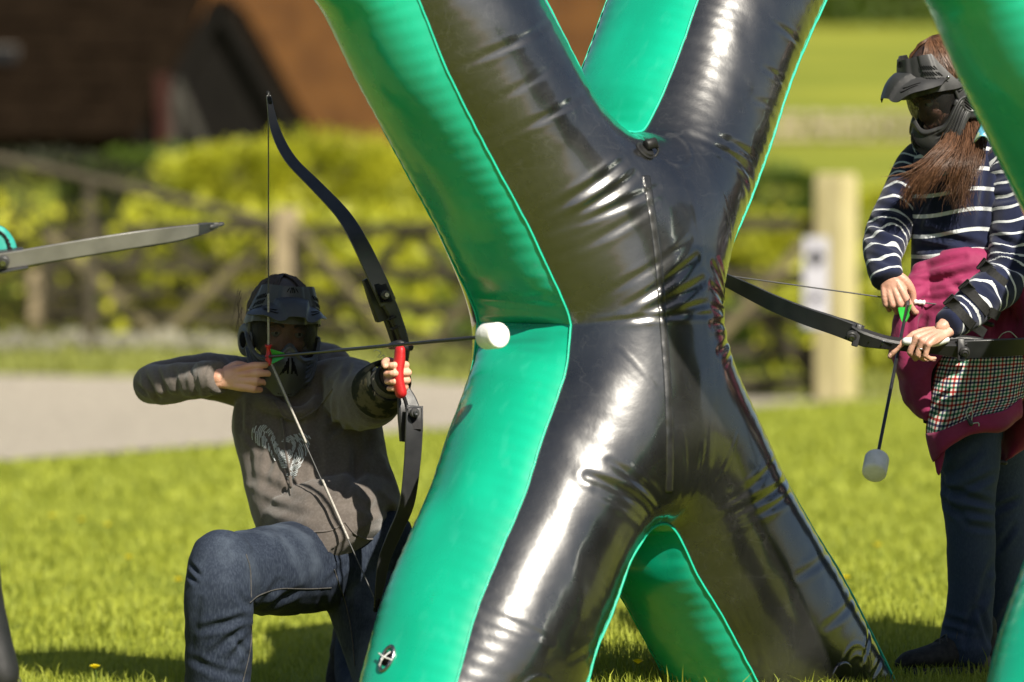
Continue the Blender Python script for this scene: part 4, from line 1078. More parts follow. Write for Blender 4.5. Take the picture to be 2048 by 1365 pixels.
# ---------------------------------------------------------------- bows and arrows
def bolt(c, ax, parent, r=.0115):
    b = mk('limb_bolt', lathe([(-.004, r), (.005, r), (.007, r*.85), (.0072, r*.55), (.012, r*.5), (.0125, r*.25), (.010, r*.22), (.010, 0)], c, ax, 22), M_blkpl, parent)
    mk('bolt_head', lathe([(.0, r*.46), (.0135, r*.46), (.0135, r*.24), (.0115, r*.22), (.0115, 0)], Vector(c), ax, 16), M_steel, b); return b
def arrow(nockp, tipp, label, vane_rot=0, tip_len=.062, tip_r=.0305):
    nockp, tipp = Vector(nockp), Vector(tipp); d = (tipp-nockp).normalized()
    o = root('foam_tipped_arrow', nockp, label, 'arrow', 'foam tipped arrows')
    e = tipp-d*tip_len
    mk('shaft', tube([nockp+d*.012, e+d*.01], .0043, 12), M_shaft, o)
    mk('nock', join(tube([nockp+d*.014, nockp+d*.002], [.0048, .0052], 10), *[beam(nockp+d*.006+s*.0035*d.orthogonal().normalized(), nockp-d*.008+s*.004*d.orthogonal().normalized(), .003, .003, up=d.orthogonal(), bev=.0005) for s in (-1, 1)]), M_blkpl, o)
    h = tip_r; L_ = tip_len
    mk('foam_tip', lathe([(0, h*.80), (.003, h*.93), (.008, h), (L_*.80, h), (L_*.92, h*.985), (L_*.975, h*.93), (L_, h*.85), (L_+.0015, h*.5), (L_+.002, 0)], e, d, 36), M_foam, o)
    mk('tip_collar', lathe([(-.012, .0055), (-.010, .009), (.001, .0105)], e, d, 16), M_blkpl, o)
    a0 = d.orthogonal().normalized(); b0 = d.cross(a0)
    for k in range(3):
        a = R(vane_rot+120*k); n_ = a0*math.cos(a)+b0*math.sin(a)
        def vane(u, v):
            hh = .018*(min(1, (1-u)*1.15)**.8)*min(1, (u*9)**.5) if u > 0 else 0
            return nockp+d*(.028+.052*u-.006*v*(1-u))+n_*(.004+hh*v)
        mk('vane', sheet(vane, 14, 4, .0007), M_green_v, o)
    return o
# ================================================================ the kneeling archer
AR = root('person', (P(640, 1130, 10.95).x, 10.95, -.1), 'kneeling archer in a dark grey printed hoodie and blue jeans, drawing a bow', 'person', 'masked archers')
SHR, ELR, WRR = P(505, 765, 11.2), P(292, 770, 11.22), P(438, 755, 10.99)
SHL, ELL, WRL = P(692, 775, 11.13), P(742, 800, 10.86), P(783, 757, 10.70)
hc = P(562, 660, 11.08)
HMa = face_frame(hc, (.27, -.95, -.10), (.10, -.13, 1))
# hands
MA = basis((.985, -.16, .06), (.05, -1, .12), WRR+Vector((.008, -.003, -.004)))
hpA, tpA = hand_parts(MA, [(28, 62, 30, 4), (34, 58, 28, 0), (62, 82, 40, -2), (66, 86, 42, -4)], [(.012, .020, -.010), (.034, .034, -.024), (.058, .030, -.038), (.078, .018, -.044), (.09, .008, -.046)], sc=.97)
GRP = P(803, 742, 10.63)      # grip centre
MB_ = basis((.34, -.93, .02), (.94, .30, .05), P(791, 752, 10.690))
hpB, tpB = hand_parts(MB_, [(66, 84, 52, 3), (70, 84, 52, 1), (72, 84, 52, -1), (74, 84, 50, -3)], [(.010, .022, -.008), (.032, .036, -.022), (.056, .040, -.042), (.078, .036, -.054), (.094, .030, -.058)], mirror=True, sc=.93)
v1, n1, f1_ = remesh(hpA, .0021, 3); v2, n2, f2_ = remesh(hpB, .0021, 3)
neck = tube([P(592, 850, 11.2), P(578, 790, 11.16), P(566, 730, 11.13)], [.062, .054, .052], 20, k=3)
v3, n3, f3_ = remesh(head_parts(HMa)+[neck], .0042, 4)
torso_in = loft_rows([(800, 545, 650, 11.2, .06), (860, 500, 745, 11.17, .09), (980, 530, 770, 11.1, .09), (1090, 650, 735, 11.05, .06)])
limbs = [tube([SHR, P(395, 752, 11.24), ELR, P(340, 768, 11.13), WRR], [.03, .03, .03, .03, .026], 14, k=6), tube([SHL, ELL, WRL], [.05, .04, .026], 14, k=6),
         tube([P(700, 1100, 11.02), P(620, 1118, 10.93), P(520, 1128, 10.72), P(452, 1136, 10.58)], [.05, .05, .045, .04], 14, k=4), tube([P(446, 1136, 10.57), P(437, 1200, 10.55), P(436, 1440, 10.6)], [.045, .045, .04], 14, k=5), tube([P(705, 1110, 11.05), P(740, 1200, 11.0), P(766, 1310, 10.93), P(790, 1420, 10.87)], [.05, .05, .045, .04], 14, k=4)]
v4, n4, f4_ = remesh([torso_in, tube([P(592, 850, 11.2), P(580, 800, 11.17)], [.06, .055], 14)]+limbs, .012, 2)
mk('body', join((v1, f1_), (v2, f2_), (v3, f3_), (v4, f4_)), M_skin, AR)
bodyA = AR.children[0]
for t in tpA[:2]+tpB: mk('fingernail', nail(t, .95), M_nail, bodyA)
eyes(HMa, bodyA)
# hair: cap of fine locks under the mask
def hair_cap(M, mat, parent, n=900, seed=3, rx=.083, ry=.104, rz=.112, smat=None, rs=1.0):
    g = random.Random(seed)
    capv = remesh([xf(M, ball((0, -.016, .026), (rx, ry, rz*.95), 28, 18))], .006, 2)
    keep = capv; inv = M.inverted(); v = keep[0]; f = keep[2]
    loc = np.array([list(inv @ Vector(p)) for p in v]); kf = [q for q in f if not all(loc[i][1] > .058-.25*max(0, loc[i][2]-.06) or loc[i][2] < -.06 for i in q)]
    cap = mk('hair', (v, kf), mat, parent)
    L = []
    for k in range(n):
        az = g.uniform(math.radians(35), math.radians(325)); pt = []
        for j in range(6):
            el = math.radians(88-j*g.uniform(17, 20)); rr = 1.01+.045*g.random()**2
            q = Vector((rx*rr*math.sin(az)*math.cos(el), -.016+ry*rr*math.cos(az)*math.cos(el), .026+rz*.97*rr*math.sin(el))); pt.append(M @ q); az += g.uniform(-.05, .05)
        L.append(tube(pt, [.0013*rs, .0018*rs, .0018*rs, .0016*rs, .0012*rs, .0006], 3, cap=False))
    tag(mk('hair_strands', join(*L), smat or mat, cap), kind='stuff'); return cap
hr = hair_cap(HMa, M_hairg, AR, 520)
wis = []
g_ = random.Random(4)
for k in range(9):
    p = P(478+g_.uniform(-4, 10), 615+g_.uniform(-45, 15), 11.1); q = p+Vector((g_.uniform(-.02, .004), g_.uniform(-.01, .01), g_.uniform(-.05, -.03))); e = q+Vector((g_.uniform(-.012, .014), 0, g_.uniform(-.045, -.01)))
    wis.append(tube([p, q, e], [.0007, .0006, .0003], 3, k=4, cap=False))
tag(mk('loose_hair', join(*wis), M_hairg, hr), kind='stuff')
build_mask(HMa, AR, M_maskb, sc=.93)
# hoodie body
tor = loft_rows([(752, 560, 640, 11.2, .055), (778, 500, 700, 11.2, .085), (815, 462, 745, 11.18, .115), (865, 470, 765, 11.15, .128), (920, 484, 772, 11.12, .132), (975, 494, 786, 11.09, .138), (1030, 513, 806, 11.06, .148), (1075, 545, 803, 10.99, .170), (1096, 578, 795, 10.965, .166), (1106, 600, 788, 10.96, .155)], power=2.3)
hood = [tube([P(470+30, 800, 11.18), P(508, 762, 11.26), P(560, 728, 11.33), P(630, 715, 11.33), P(672, 728, 11.24), P(668, 780, 11.12), P(628, 815, 11.04), P(590, 828, 11.02), P(545, 812, 11.05), P(500, 800, 11.16)], [.030, .036, .040, .042, .040, .030, .022, .018, .022, .028], 16, k=5)]
slR = tube([P(560, 775, 11.2), SHR+Vector((.0, 0, -.004)), P(395, 752, 11.24), ELR+Vector((.012, .0, .002))], [(.085), .070, .057, .048], 22, k=5)
slR2 = tube([ELR+Vector((.008, -.01, .0)), P(340, 768, 11.13), P(400, 760, 11.04), WRR+Vector((.0, .0, .0))], [.050, .051, .047, .041], 22, k=5, capk=.15)
slL = tube([P(640, 800, 11.18), SHL+Vector((.01, 0, -.01)), P(722, 800, 10.96), ELL+Vector((.01, -.02, .002))], [.095, .088, .080, .070], 22, k=5)
slL2 = tube([ELL+Vector((.0, -.0, .002)), P(764, 785, 10.78), WRL+Vector((-.004, 0, -.004))], [.068, .058, .042], 22, k=5, capk=.2)
ho_f = fold3([(560, 830, 530, 960, 11.0, .010, .006), (600, 838, 575, 980, 10.98, .010, .007), (625, 830, 640, 980, 11.0, .012, .006), (500, 820, 500, 960, 11.05, .010, .005), (480, 800, 490, 900, 11.1, .009, .005),
              (770, 900, 800, 960, 11.05, .010, .010), (778, 930, 812, 990, 11.05, .009, .010), (740, 860, 690, 1000, 10.98, .014, .008), (700, 850, 730, 1010, 10.97, .012, .007), (690, 1000, 800, 1030, 10.96, .012, .006),
              (640, 1000, 560, 1060, 10.93, .014, .004), (655, 870, 700, 830, 11.0, .010, .008), (665, 770, 660, 850, 11.02, .009, .007), (690, 760, 672, 860, 10.98, .009, .006), (712, 760, 700, 850, 10.95, .008, .005), (735, 755, 728, 850, 10.88, .008, .004),
              (640, 760, 640, 860, 11.05, .010, .006), (760, 740, 752, 840, 10.80, .006, .004), (775, 990, 700, 1060, 10.93, .012, .005),
              (430, 720, 470, 760, 11.15, .008, .006), (445, 705, 490, 745, 11.15, .008, .006), (470, 700, 505, 750, 11.13, .008, .005), (300, 800, 400, 790, 11.08, .010, .004), (330, 745, 420, 735, 11.05, .012, .003), (350, 805, 430, 800, 11.0, .008, .005), (285, 745, 315, 800, 11.1, .007, .008), (310, 735, 335, 790, 11.08, .007, .006), (268, 770, 300, 790, 11.12, .006, .006), (345, 740, 360, 790, 11.05, .008, .004), (385, 725, 395, 800, 11.0, .009, .005), (700, 700, 690, 780, 10.95, .009, .006), (650, 720, 690, 700, 11.0, .009, .005), (480, 860, 520, 900, 11.0, .010, .006), (505, 960, 600, 1000, 10.95, .014, .005), (530, 1010, 640, 1030, 10.93, .012, .005)])
hoodie, hv, hf = cloth('hoodie', [tor]+hood+[slR, slR2, slL, slL2], M_hood, AR, vox=.0052, smooth=5, segs=ho_f, wr=.0034, fr=13)
bvh = BVHTree.FromPolygons([tuple(p) for p in hv], [tuple(q) for q in hf])
def on(b, px, py, off=.0012):
    o = Vector((0, 0, CH)); d = (P(px, py, 10)-o).normalized(); h = b.ray_cast(o, d)
    if h[0] is None: return None
    n = h[1] if h[1].dot(d) < 0 else -h[1]; return h[0]+n*off, n
def on_path(b, pts, r, k=8, off=.001, n=6):
    L = []
    for p in spl(pts, k):
        q = on(b, p[0], p[1], off)
        if q: L.append(q[0])
    return tube(L, r, n) if len(L) > 1 else ([], [])
# cuffs, hem, pocket and drawstring
mk('cuff', join(band([WRR+(ELR-WRR)*.20, WRR+(ELR-WRR)*.02], [(.044, .044), (.040, .040)], .004), ), M_hood, hoodie)
mk('cuff', band([WRL+(ELL-WRL)*.12, WRL-(ELL-WRL)*.10], [(.041, .041), (.037, .037)], .005), M_strap, hoodie)
mk('pocket_edge', join(on_path(bvh, [(545, 1057), (600, 1064), (660, 1062), (690, 1045)], .0022), on_path(bvh, [(690, 1045), (712, 1070), (745, 1078), (790, 1062)], .0022)), M_hood, hoodie)
mk('neck_seam', join(on_path(bvh, [(548, 805), (572, 834), (600, 838), (640, 812), (665, 780)], .003), on_path(bvh, [(571, 836), (575, 900), (582, 990)], .0016)), M_hood, hoodie)
mk('drawstring', join(on_path(bvh, [(566, 838), (570, 880), (575, 930), (580, 960)], .0028, off=.004), tube([P(580, 955, 10.93), P(582, 972, 10.93)], .0045, 8)), M_hood, hoodie)
mk('hem_cord', tube([P(613, 1118, 10.89), P(618, 1130, 10.87), P(628, 1141, 10.86), P(641, 1148, 10.865)], .0032, 8, k=4), M_yarn, hoodie)
# the fingerprint-like printed emblem: short curved strokes inside a heart outline
M_print = pm('print_ink', (.60, .64, .66), (.42, .46, .48), 200, .8)
heart = np.array([(498, 868), (512, 852), (530, 850), (545, 862), (553, 885), (560, 893), (566, 880), (585, 870), (600, 866), (612, 862), (622, 880), (616, 905), (600, 935), (588, 962), (577, 962), (560, 935), (535, 900), (510, 888)])
strk = []
def inpoly(x, y): return bool(inside(np.array([[x, y]], float), heart)[0])
for fam, (cx_, cy_, dr) in enumerate(((560, 925, 5.0), (548, 818, 5.0))):
    pass
def stroke(pts):
    if len(pts) >= 3: strk.append(on_path(bvh, pts, .0012, k=3, off=.0020, n=4))
for k in range(0, 46):
    cur = []
    rr_k = 3+k*3.3
    for a in np.linspace(0, 2*math.pi, 130):
        x = 570+rr_k*math.cos(a)*(.8+.12*math.sin(3*a+k*.1)); y = 905+rr_k*math.sin(a)*(1.05+.1*math.cos(2*a))
        inner = ((x-571)/14)**2+((y-893)/9)**2 < 1 or (abs((x-552)-(y-905)*.42+4) < 3.2 and 868 < y < 950) or (abs((x-590)+(y-905)*.45) < 3 and 885 < y < 950)
        ok = inpoly(x, y) and not inner and ((int(a*7+k*1.7) % 7) != 0)
        if ok: cur.append((x, y))
        else: stroke(cur); cur = []
    stroke(cur)
tag(mk('chest_print', join(*[s for s in strk if s[0]]), M_print, hoodie), kind='stuff')
# camouflage arm guard with a hanging thread
ag0, ag1 = ELL.lerp(WRL, .38)+Vector((0, 0, .0)), ELL.lerp(WRL, .92)
ag = mk('arm_guard', band([ag0, ag0.lerp(ag1, .5), ag1], [.067, .062, .052], .006, n=32), M_camo, AR)
mk('guard_thread', join(tube([P(755, 715, 10.72), P(762, 706, 10.7), P(752, 700, 10.7), P(748, 703, 10.7)], .0009, 5, k=4), tube([P(758, 716, 10.72), P(768, 711, 10.7), P(766, 724, 10.7)], .0009, 5, k=4)), M_yarn, ag)
# jeans
M_den = pm('denim', (.010, .015, .028), (.026, .035, .055), 3.2, .85, bump=.0006, bscale=500, spec=.2, stretch=(1, 1, .6), contrast=(.40, .75), detail=10)
wear(M_den, 300, (.07, .09, .125), .32, (1, 1, .25), .42, .7); wear(M_den, 6, (.10, .125, .165), .9, (1, 1, .6), .50, .72)
hip = P(668, 1100, 11.0); kneeR = P(440, 1138, 10.56); ankR = P(438, 1470, 10.58)
thR = tube([P(700, 1108, 11.02), P(620, 1132, 10.93), P(520, 1142, 10.72), P(452, 1146, 10.58)], [(.116), .118, .107, .086], 26, k=6)
shR_ = tube([P(444, 1128, 10.57), P(437, 1190, 10.54), P(438, 1270, 10.56), P(436, 1360, 10.58), P(434, 1440, 10.6)], [.084, .083, .081, .080, .076], 26, k=5)
kneeL = P(792, 1440, 10.86)
thL = tube([P(705, 1110, 11.05), P(735, 1200, 11.0), P(766, 1310, 10.93), kneeL], [.108, .104, .092, .080], 26, k=6)
shL_ = tube([kneeL, P(752, 1415, 11.08), P(720, 1370, 11.28), P(706, 1285, 11.40)], [.078, .066, .058, .050], 22, k=6)
jf = fold3([(500, 1235, 560, 1160, 10.66, .010, .007), (508, 1225, 600, 1180, 10.68, .009, .006), (500, 1215, 470, 1170, 10.55, .009, .006), (505, 1235, 400, 1260, 10.47, .010, .007), (500, 1250, 420, 1310, 10.47, .010, .006), (505, 1262, 450, 1340, 10.48, .009, .005),
            (378, 1130, 400, 1150, 10.5, .006, .006), (374, 1150, 395, 1165, 10.5, .006, .005), (560, 1080, 600, 1160, 10.85, .010, .005), (620, 1130, 590, 1210, 10.84, .009, .005), (650, 1140, 640, 1230, 10.86, .009, .004),
            (470, 1275, 500, 1330, 10.48, .007, .006), (400, 1200, 380, 1300, 10.48, .010, .003), (690, 1130, 640, 1170, 10.9, .010, .007), (700, 1150, 690, 1230, 10.88, .012, .006), (430, 1340, 500, 1360, 10.5, .010, .004), (380, 1320, 440, 1345, 10.49, .010, .004)])
jeans, jv, jfc = cloth('jeans', [thR, shR_, thL, shL_, tube([P(650, 1085, 11.02), P(740, 1092, 11.03)], [.115, .115], 20)], M_den, AR, vox=.0056, smooth=4, segs=jf, wr=.003, fr=15)
bj = BVHTree.FromPolygons([tuple(p) for p in jv], [tuple(q) for q in jfc])
M_stitch = pm('stitch', (.07, .065, .06), (.035, .035, .035), 200, .8)
mk('seam', join(on_path(bj, [(500, 1205), (520, 1190), (560, 1178), (620, 1178), (662, 1176)], .0014), on_path(bj, [(492, 1110), (500, 1140), (502, 1195)], .0014), on_path(bj, [(503, 1250), (500, 1300), (485, 1365)], .0014)), M_stitch, jeans)
mk('fly_seam', join(on_path(bj, [(668, 1140), (680, 1175), (695, 1220), (704, 1270), (710, 1330)], .0016)), M_stitch, jeans)
# shoes: the front foot flat, the rear foot on its toes
def shoe(heel, toe, up, parent, mat=M_shoe, h=.085, wd=.046, laces=True, sole=True):
    heel, toe, up = Vector(heel), Vector(toe), Vector(up).normalized(); d = (toe-heel); L_ = d.length; d.normalize(); s = d.cross(up).normalized()
    prof = [(-.01, .028, .036, .045), (.02, .036, .040, .052), (.06, .036, .046, .060), (.11, .039, .042, .046), (.16, .045, .034, .034), (.21, .047, .028, .026), (.25, .040, .024, .022), (.275, .022, .017, .016)]
    up_ = tube([heel+d*(a*L_/.275)+up*(c+.012) for a, b, c, e in prof], [(b*wd/.046, e) for a, b, c, e in prof], 20, up=s, k=4)
    v, n, f = remesh([up_, tube([heel+d*.035+up*.06, heel+d*.03+up*.115], [(.040, .036), (.038, .036)], 18, up=d, k=2)], .0045, 4)
    # flatten the bottom
    hh = (v-np.array(heel))@np.array(up); low = hh < .014; v[low] += np.outer(.014-hh[low], np.array(up))
    sh = mk('shoe', (v, f), mat, parent)
    def so(u, t):
        a = t*L_*1.03-.012; w_ = np.interp(t, [0, .06, .3, .55, .8, .95, 1], [.020, .034, .034, .040, .046, .036, .012])*wd/.046
        return w_, a
    V = []; m = 24
    for z in (0, .016):
        for sd_ in (1, -1):
            rng_ = range(m+1) if sd_ == 1 else range(m, -1, -1)
            for i in rng_:
                w_, a = so(0, i/m); V.append(tuple(heel+d*a+s*(w_*sd_)+up*(z+.010*max(0, i/m-.8)*5*.5)))
    q = 2*(m+1); Fc = [(i, (i+1) % q, q+(i+1) % q, q+i) for i in range(q)]+[tuple(range(q-1, -1, -1)), tuple(range(q, 2*q))]
    mk('sole', (V, Fc), M_blkpl, sh)
    if laces:
        LL = []
        for k in range(6):
            c = heel+d*(L_*(.36+.075*k))+up*(.112-.0105*k); w_ = .020
            LL.append(tube([c-s*w_-up*.010+d*.01, c+up*.003, c+s*w_-up*.010-d*.008], .0024, 6, k=4)); LL.append(tube([c-s*w_-up*.010-d*.008, c+up*.004, c+s*w_-up*.010+d*.01], .0024, 6, k=4))
        c = heel+d*(L_*.34)+up*.118
        for sg in (-1, 1):
            LL.append(tube([c, c+s*.022*sg+up*.014+d*.01, c+s*.038*sg-up*.004+d*.014, c+s*.016*sg-up*.004+d*.006, c], .0020, 6, k=5)); LL.append(tube([c, c+s*.02*sg+up*.0+d*.02, c+s*.034*sg-up*.03+d*.035], .0020, 6, k=5))
        mk('laces', join(*LL), M_lace, sh)
    return sh
gA = gz1(ankR.x, 10.6)
shoe((ankR.x+.01, 10.72, gA), (ankR.x-.05, 10.45, gA), (0, 0, 1), AR)
gB = gz1(P(704, 0, 11.45).x, 11.45)
shoe((P(700, 0, 11.5).x, 11.50, gB+.20), (P(688, 0, 11.4).x, 11.40, gB+.015), (-.1, -.75, -.5), AR, laces=False)

# the archer's bow: a canted takedown recurve at full draw
BW = root('recurve_bow', GRP, 'black recurve bow with a red grip, drawn by the kneeling archer', 'bow', 'recurve bows')
nock = P(537, 714, 10.955); tipA = P(1000, 671, 10.14); AD = (tipA-nock).normalized()
axis = Vector((-.20, .02, .98)).normalized(); WD = AD.cross(axis).normalized()
tA = P(537, 192, 10.90); tB = P(752, 1215, 10.72)
up_l = [P(776, 606, 10.60), P(755, 560, 10.59), P(722, 490, 10.60), P(686, 430, 10.66), P(632, 372, 10.73), P(580, 318, 10.80), P(550, 258, 10.86), tA]
lo_l = [P(829, 812, 10.61), P(828, 860, 10.60), P(824, 930, 10.61), P(813, 1010, 10.63), P(788, 1070, 10.66), P(768, 1120, 10.68), P(760, 1170, 10.70), tB]
WDl = Vector((.93, .36, .10)).normalized()
wl = [.042, .044, .042, .039, .036, .031, .024, .011]; tl = [.008, .0075, .0065, .0055, .005, .005, .005, .007]
for nm, L_ in (('upper_limb', up_l), ('lower_limb', lo_l)):
    lb = mk(nm, ribbon(L_, WDl, wl, tl), M_bowblk, BW)
    e = L_[-1]; q = (L_[-1]-L_[-2]).normalized()
    mk('limb_tip', tube([e-q*.020, e-q*.004, e, e+q*.008], [(.0075, .006), (.0065, .006), (.004, .004), (.0055, .0055)], 10), M_tip, lb)
r_up = [P(757, 568, 10.615), P(778, 610, 10.625), P(796, 650, 10.64), P(808, 690, 10.65), P(806, 712, 10.65), P(800, 742, 10.655), P(804, 776, 10.65), P(818, 800, 10.64), P(828, 830, 10.625), P(828, 862, 10.62)]
ris = mk('riser', join(ribbon(r_up, WDl, [.036, .034, .026, .022, .024, .026, .028, .030, .034, .036], [.012, .022, .026, .028, .030, .032, .030, .026, .020, .012]),
      ribbon([p+Vector((-.022, .03, 0)) for p in r_up[1:4]], WDl, [.012, .014, .012], [.026, .030, .022])), M_riser, BW)
bk = Vector((-.012, .018, 0))
mk('limb_pocket', join(ribbon([P(735, 556, 10.63), P(752, 590, 10.635), P(766, 640, 10.65)], WDl, [.030, .044, .036], [.012, .020, .026])), M_riser, ris)
mk('limb_pocket', join(ribbon([P(806, 884, 10.63), P(812, 830, 10.635), P(808, 790, 10.65)], WDl, [.016, .040, .030], [.012, .020, .024])), M_riser, ris)
mk('limb_plate', box(P(764, 582, 10.59), (.034, .008, .062), Matrix((WDl, WDl.cross(Vector((.36, 0, -.93))).normalized()*-1, Vector((-.36, .05, .93)).normalized())).transposed(), .002), M_riser, ris)
fwd = Vector((.36, -.92, .0)).normalized()
bolt(P(770, 590, 10.585), fwd, BW); bolt(P(829, 826, 10.585), fwd, BW)
mk('lower_plate', box(P(829, 838, 10.60), (.036, .010, .055), None, .003), M_riser, ris)
for t in (.25, .6): # recessed windows in the riser web
    c = P(lerp(782, 800, t), lerp(625, 680, t), 10.612); mk('riser_web_rib', beam(c-WDl*.014, c+WDl*.006+Vector((0, 0, .006)), .005, .02, up=(0, 0, 1), bev=.001), M_riser, ris)
mk('arrow_shelf', join(tube([P(780, 693, 10.62), P(800, 690, 10.60), P(822, 696, 10.61)], [(.008, .005), (.012, .007), (.008, .006)], 12, k=3)), M_riser, ris)
gr = tube([P(800, 700, 10.60), P(799, 720, 10.600), P(796, 742, 10.60), P(797, 765, 10.60), P(802, 786, 10.60)], [(.012, .018), (.0135, .019), (.013, .020), (.0135, .020), (.014, .019)], 20, k=5, up=WDl)
mk('grip', gr, M_red, ris)
svx = lambda a, b, t: a.lerp(b, t)
st1 = P(748, 1195, 10.705)
mk('bowstring', join(tube([tA+Vector((0, -.004, .006)), nock+Vector((0, 0, .012))], .0016, 6), tube([nock-Vector((0, 0, .012)), st1], .0016, 6)), M_string, BW)
mk('string_serving', join(tube([svx(tA, nock, .76), nock], .0028, 8), tube([nock, svx(nock, st1, .36)], .0030, 8), tube([svx(nock, st1, .52), svx(nock, st1, .76)], .0030, 8)), M_strl, BW)
pr_ = [(-.006, .0085), (-.004, .0088), (.000, .006), (.010, .0052), (.016, .0056), (.021, .009), (.024, .0085)]
mk('nocking_point', lathe(pr_, nock+Vector((0, -.001, .006)), (tA-nock), 18), M_red, BW)
mk('nocking_point', lathe([(-.006, .0085), (-.003, .009), (.004, .006), (.010, .006), (.013, .008)], nock+Vector((.002, -.001, -.008)), (st1-nock), 18), M_red, BW)
arrow(nock, tipA, 'foam tipped arrow with green vanes, nocked on the drawn bow of the kneeling archer', 25)
# ================================================================ the standing woman
WO = root('person', (P(1935, 1330, 11.0).x, 11.0, 0), 'standing woman in a navy striped jumper with a magenta jacket tied round her waist', 'person', 'masked archers')
hcw = P(1893, 184, 11.04)
HMw = face_frame(hcw, (-.88, -.34, -.42), (-.20, -.10, 1))
SR, ER, WR = P(1842, 330, 11.16), P(1768, 470, 11.05), P(1772, 543, 10.93)
SL_, EL_, WL = P(2022, 335, 11.04), P(2022, 545, 10.92), P(1884, 655, 10.715)
MC = basis((.30, -.10, -.95), (-.30, -1, .0), WR+Vector((.002, -.004, -.004)))
hpC, tpC = hand_parts(MC, [(34, 52, 30, 8), (52, 58, 34, 2), (60, 64, 36, -3), (62, 66, 38, -6)], [(.012, .020, -.006), (.036, .038, -.012), (.062, .046, -.020), (.086, .040, -.030), (.103, .030, -.034)], sc=.92)
MD = basis((-.82, -.42, -.28), (-.22, -.58, .78), P(1892, 660, 10.722))
hpD, tpD = hand_parts(MD, [(34, 12, 8, 16), (64, 66, 30, 4), (68, 66, 30, 0), (68, 66, 30, -5)], [(.014, .018, -.010), (.034, .030, -.030), (.050, .030, -.052), (.072, .026, -.066), (.088, .018, -.070)], mirror=True, sc=.90)
v1, n1, f1_ = remesh(hpC, .002, 3); v2, n2, f2_ = remesh(hpD, .002, 3)
v3, n3, f3_ = remesh(head_parts(HMw)+[tube([P(1950, 340, 11.1), P(1935, 270, 11.1), P(1915, 215, 11.08)], [.055, .048, .048], 20, k=3)], .0042, 4)
v4, n4, f4_ = remesh([tube([P(1930, 340, 11.1), P(1930, 500, 11.08), P(1945, 760, 11.06)], [(.10, .07), (.09, .07), (.11, .08)], 20, up=(1, 0, 0), k=4), tube([SR, P(1808, 400, 11.1), ER, P(1768, 520, 10.98), WR], [.025, .022, .022, .02, .02], 14, k=4), tube([SL_, P(2034, 440, 10.98), EL_, P(1968, 592, 10.82), WL], [.025, .022, .022, .02, .02], 14, k=4),
      tube([P(1938, 760, 11.02), P(1938, 1000, 10.99), P(1938, 1310, 11.02)], [.05, .04, .035], 14, k=5), tube([P(1990, 760, 11.15), P(2005, 1000, 11.2), P(2008, 1310, 11.24)], [.05, .04, .035], 14, k=5)], .012, 2)
mk('body', join((v1, f1_), (v2, f2_), (v3, f3_), (v4, f4_)), M_skin2, WO); bodyW = WO.children[0]
for t in tpC[:2]+tpD: mk('fingernail', nail(t, .9), M_nail, bodyW)
eyes(HMw, bodyW)
rp = MD @ Vector((.088*.9+.018, .011*-.9+.004, -.008)); 
# ring on the third finger: sits round the first joint
a_ = R(76); k0 = Vector((.087, .011, .002))*.9; dq_ = Vector((math.cos(a_), 0, -math.sin(a_))); rc = k0+dq_*.020
rax = (MD.to_3x3() @ dq_).normalized()
mk('ring', lathe([(-.0022, .0088), (-.0022, .0098), (.0022, .0098), (.0022, .0088)], MD @ rc, rax, 24), M_silver, bodyW)
hw = hair_cap(HMw, M_hairdk, WO, 1700, 8, rx=.088, ry=.108, rz=.116, smat=M_hair, rs=.7)
build_mask(HMw, WO, M_blkpl, sc=.96)
# long loose hair
def locks(guides, n, seed, spread=.012, r0=.0011):
    g = random.Random(seed); out = []
    for k in range(n):
        G = guides[g.randrange(len(guides))]; a = g.gauss(0, 1); b = g.gauss(0, 1); ph = g.uniform(0, 6.28); fr_ = g.uniform(.6, 1.5); L_ = g.uniform(.60, 1.04)
        pts = spl([tuple(P(*p)) for p in G], 4); m = max(4, int(len(pts)*L_)); out_ = []
        for i, q in enumerate(pts[:m]):
            t = i/len(pts); s = spread*(.75+.8*t+.5*max(0, t-.7)*3*g.uniform(.6, 1))
            w_ = .0085*math.sin(ph+t*9*fr_)*(t+.2)
            out_.append(Vector(q)+Vector((a*s+w_, b*s*.8-.002, .3*w_)))
        rr = [r0*(1-.75*(i/len(out_))**2) for i in range(len(out_))]
        out.append(tube(out_, rr, 3, cap=False))
    return out
GL = [[(1925, 140, 11.08), (1930, 230, 11.02), (1912, 300, 10.95), (1880, 340, 10.92), (1850, 380, 10.92), (1832, 412, 10.93)],
      [(1912, 230, 11.02), (1900, 282, 10.95), (1868, 320, 10.92), (1828, 352, 10.93), (1806, 366, 10.94)],
      [(1912, 235, 11.02), (1896, 292, 10.95), (1856, 330, 10.92), (1822, 380, 10.92), (1812, 418, 10.92)],
      [(1918, 235, 11.02), (1902, 290, 10.95), (1868, 330, 10.91), (1838, 372, 10.91), (1822, 404, 10.92)]]
GR = [[(1945, 150, 11.08), (1955, 230, 11.02), (1950, 290, 10.96), (1935, 340, 10.91), (1925, 400, 10.90), (1930, 432, 10.90)],
      [(1935, 220, 11.03), (1935, 280, 10.95), (1918, 330, 10.90), (1905, 370, 10.90), (1898, 400, 10.90)],
      [(1955, 200, 11.05), (1965, 260, 11.0), (1952, 310, 10.94), (1936, 360, 10.91), (1920, 400, 10.90)],
      [(1940, 210, 11.03), (1945, 270, 10.97), (1935, 320, 10.91), (1922, 370, 10.90), (1912, 410, 10.90)]]
tag(mk('hair_locks', join(*locks(GL, 700, 1, .0080, .0008), *locks(GR, 760, 2, .0090, .0008)), M_hair, hw), kind='stuff')
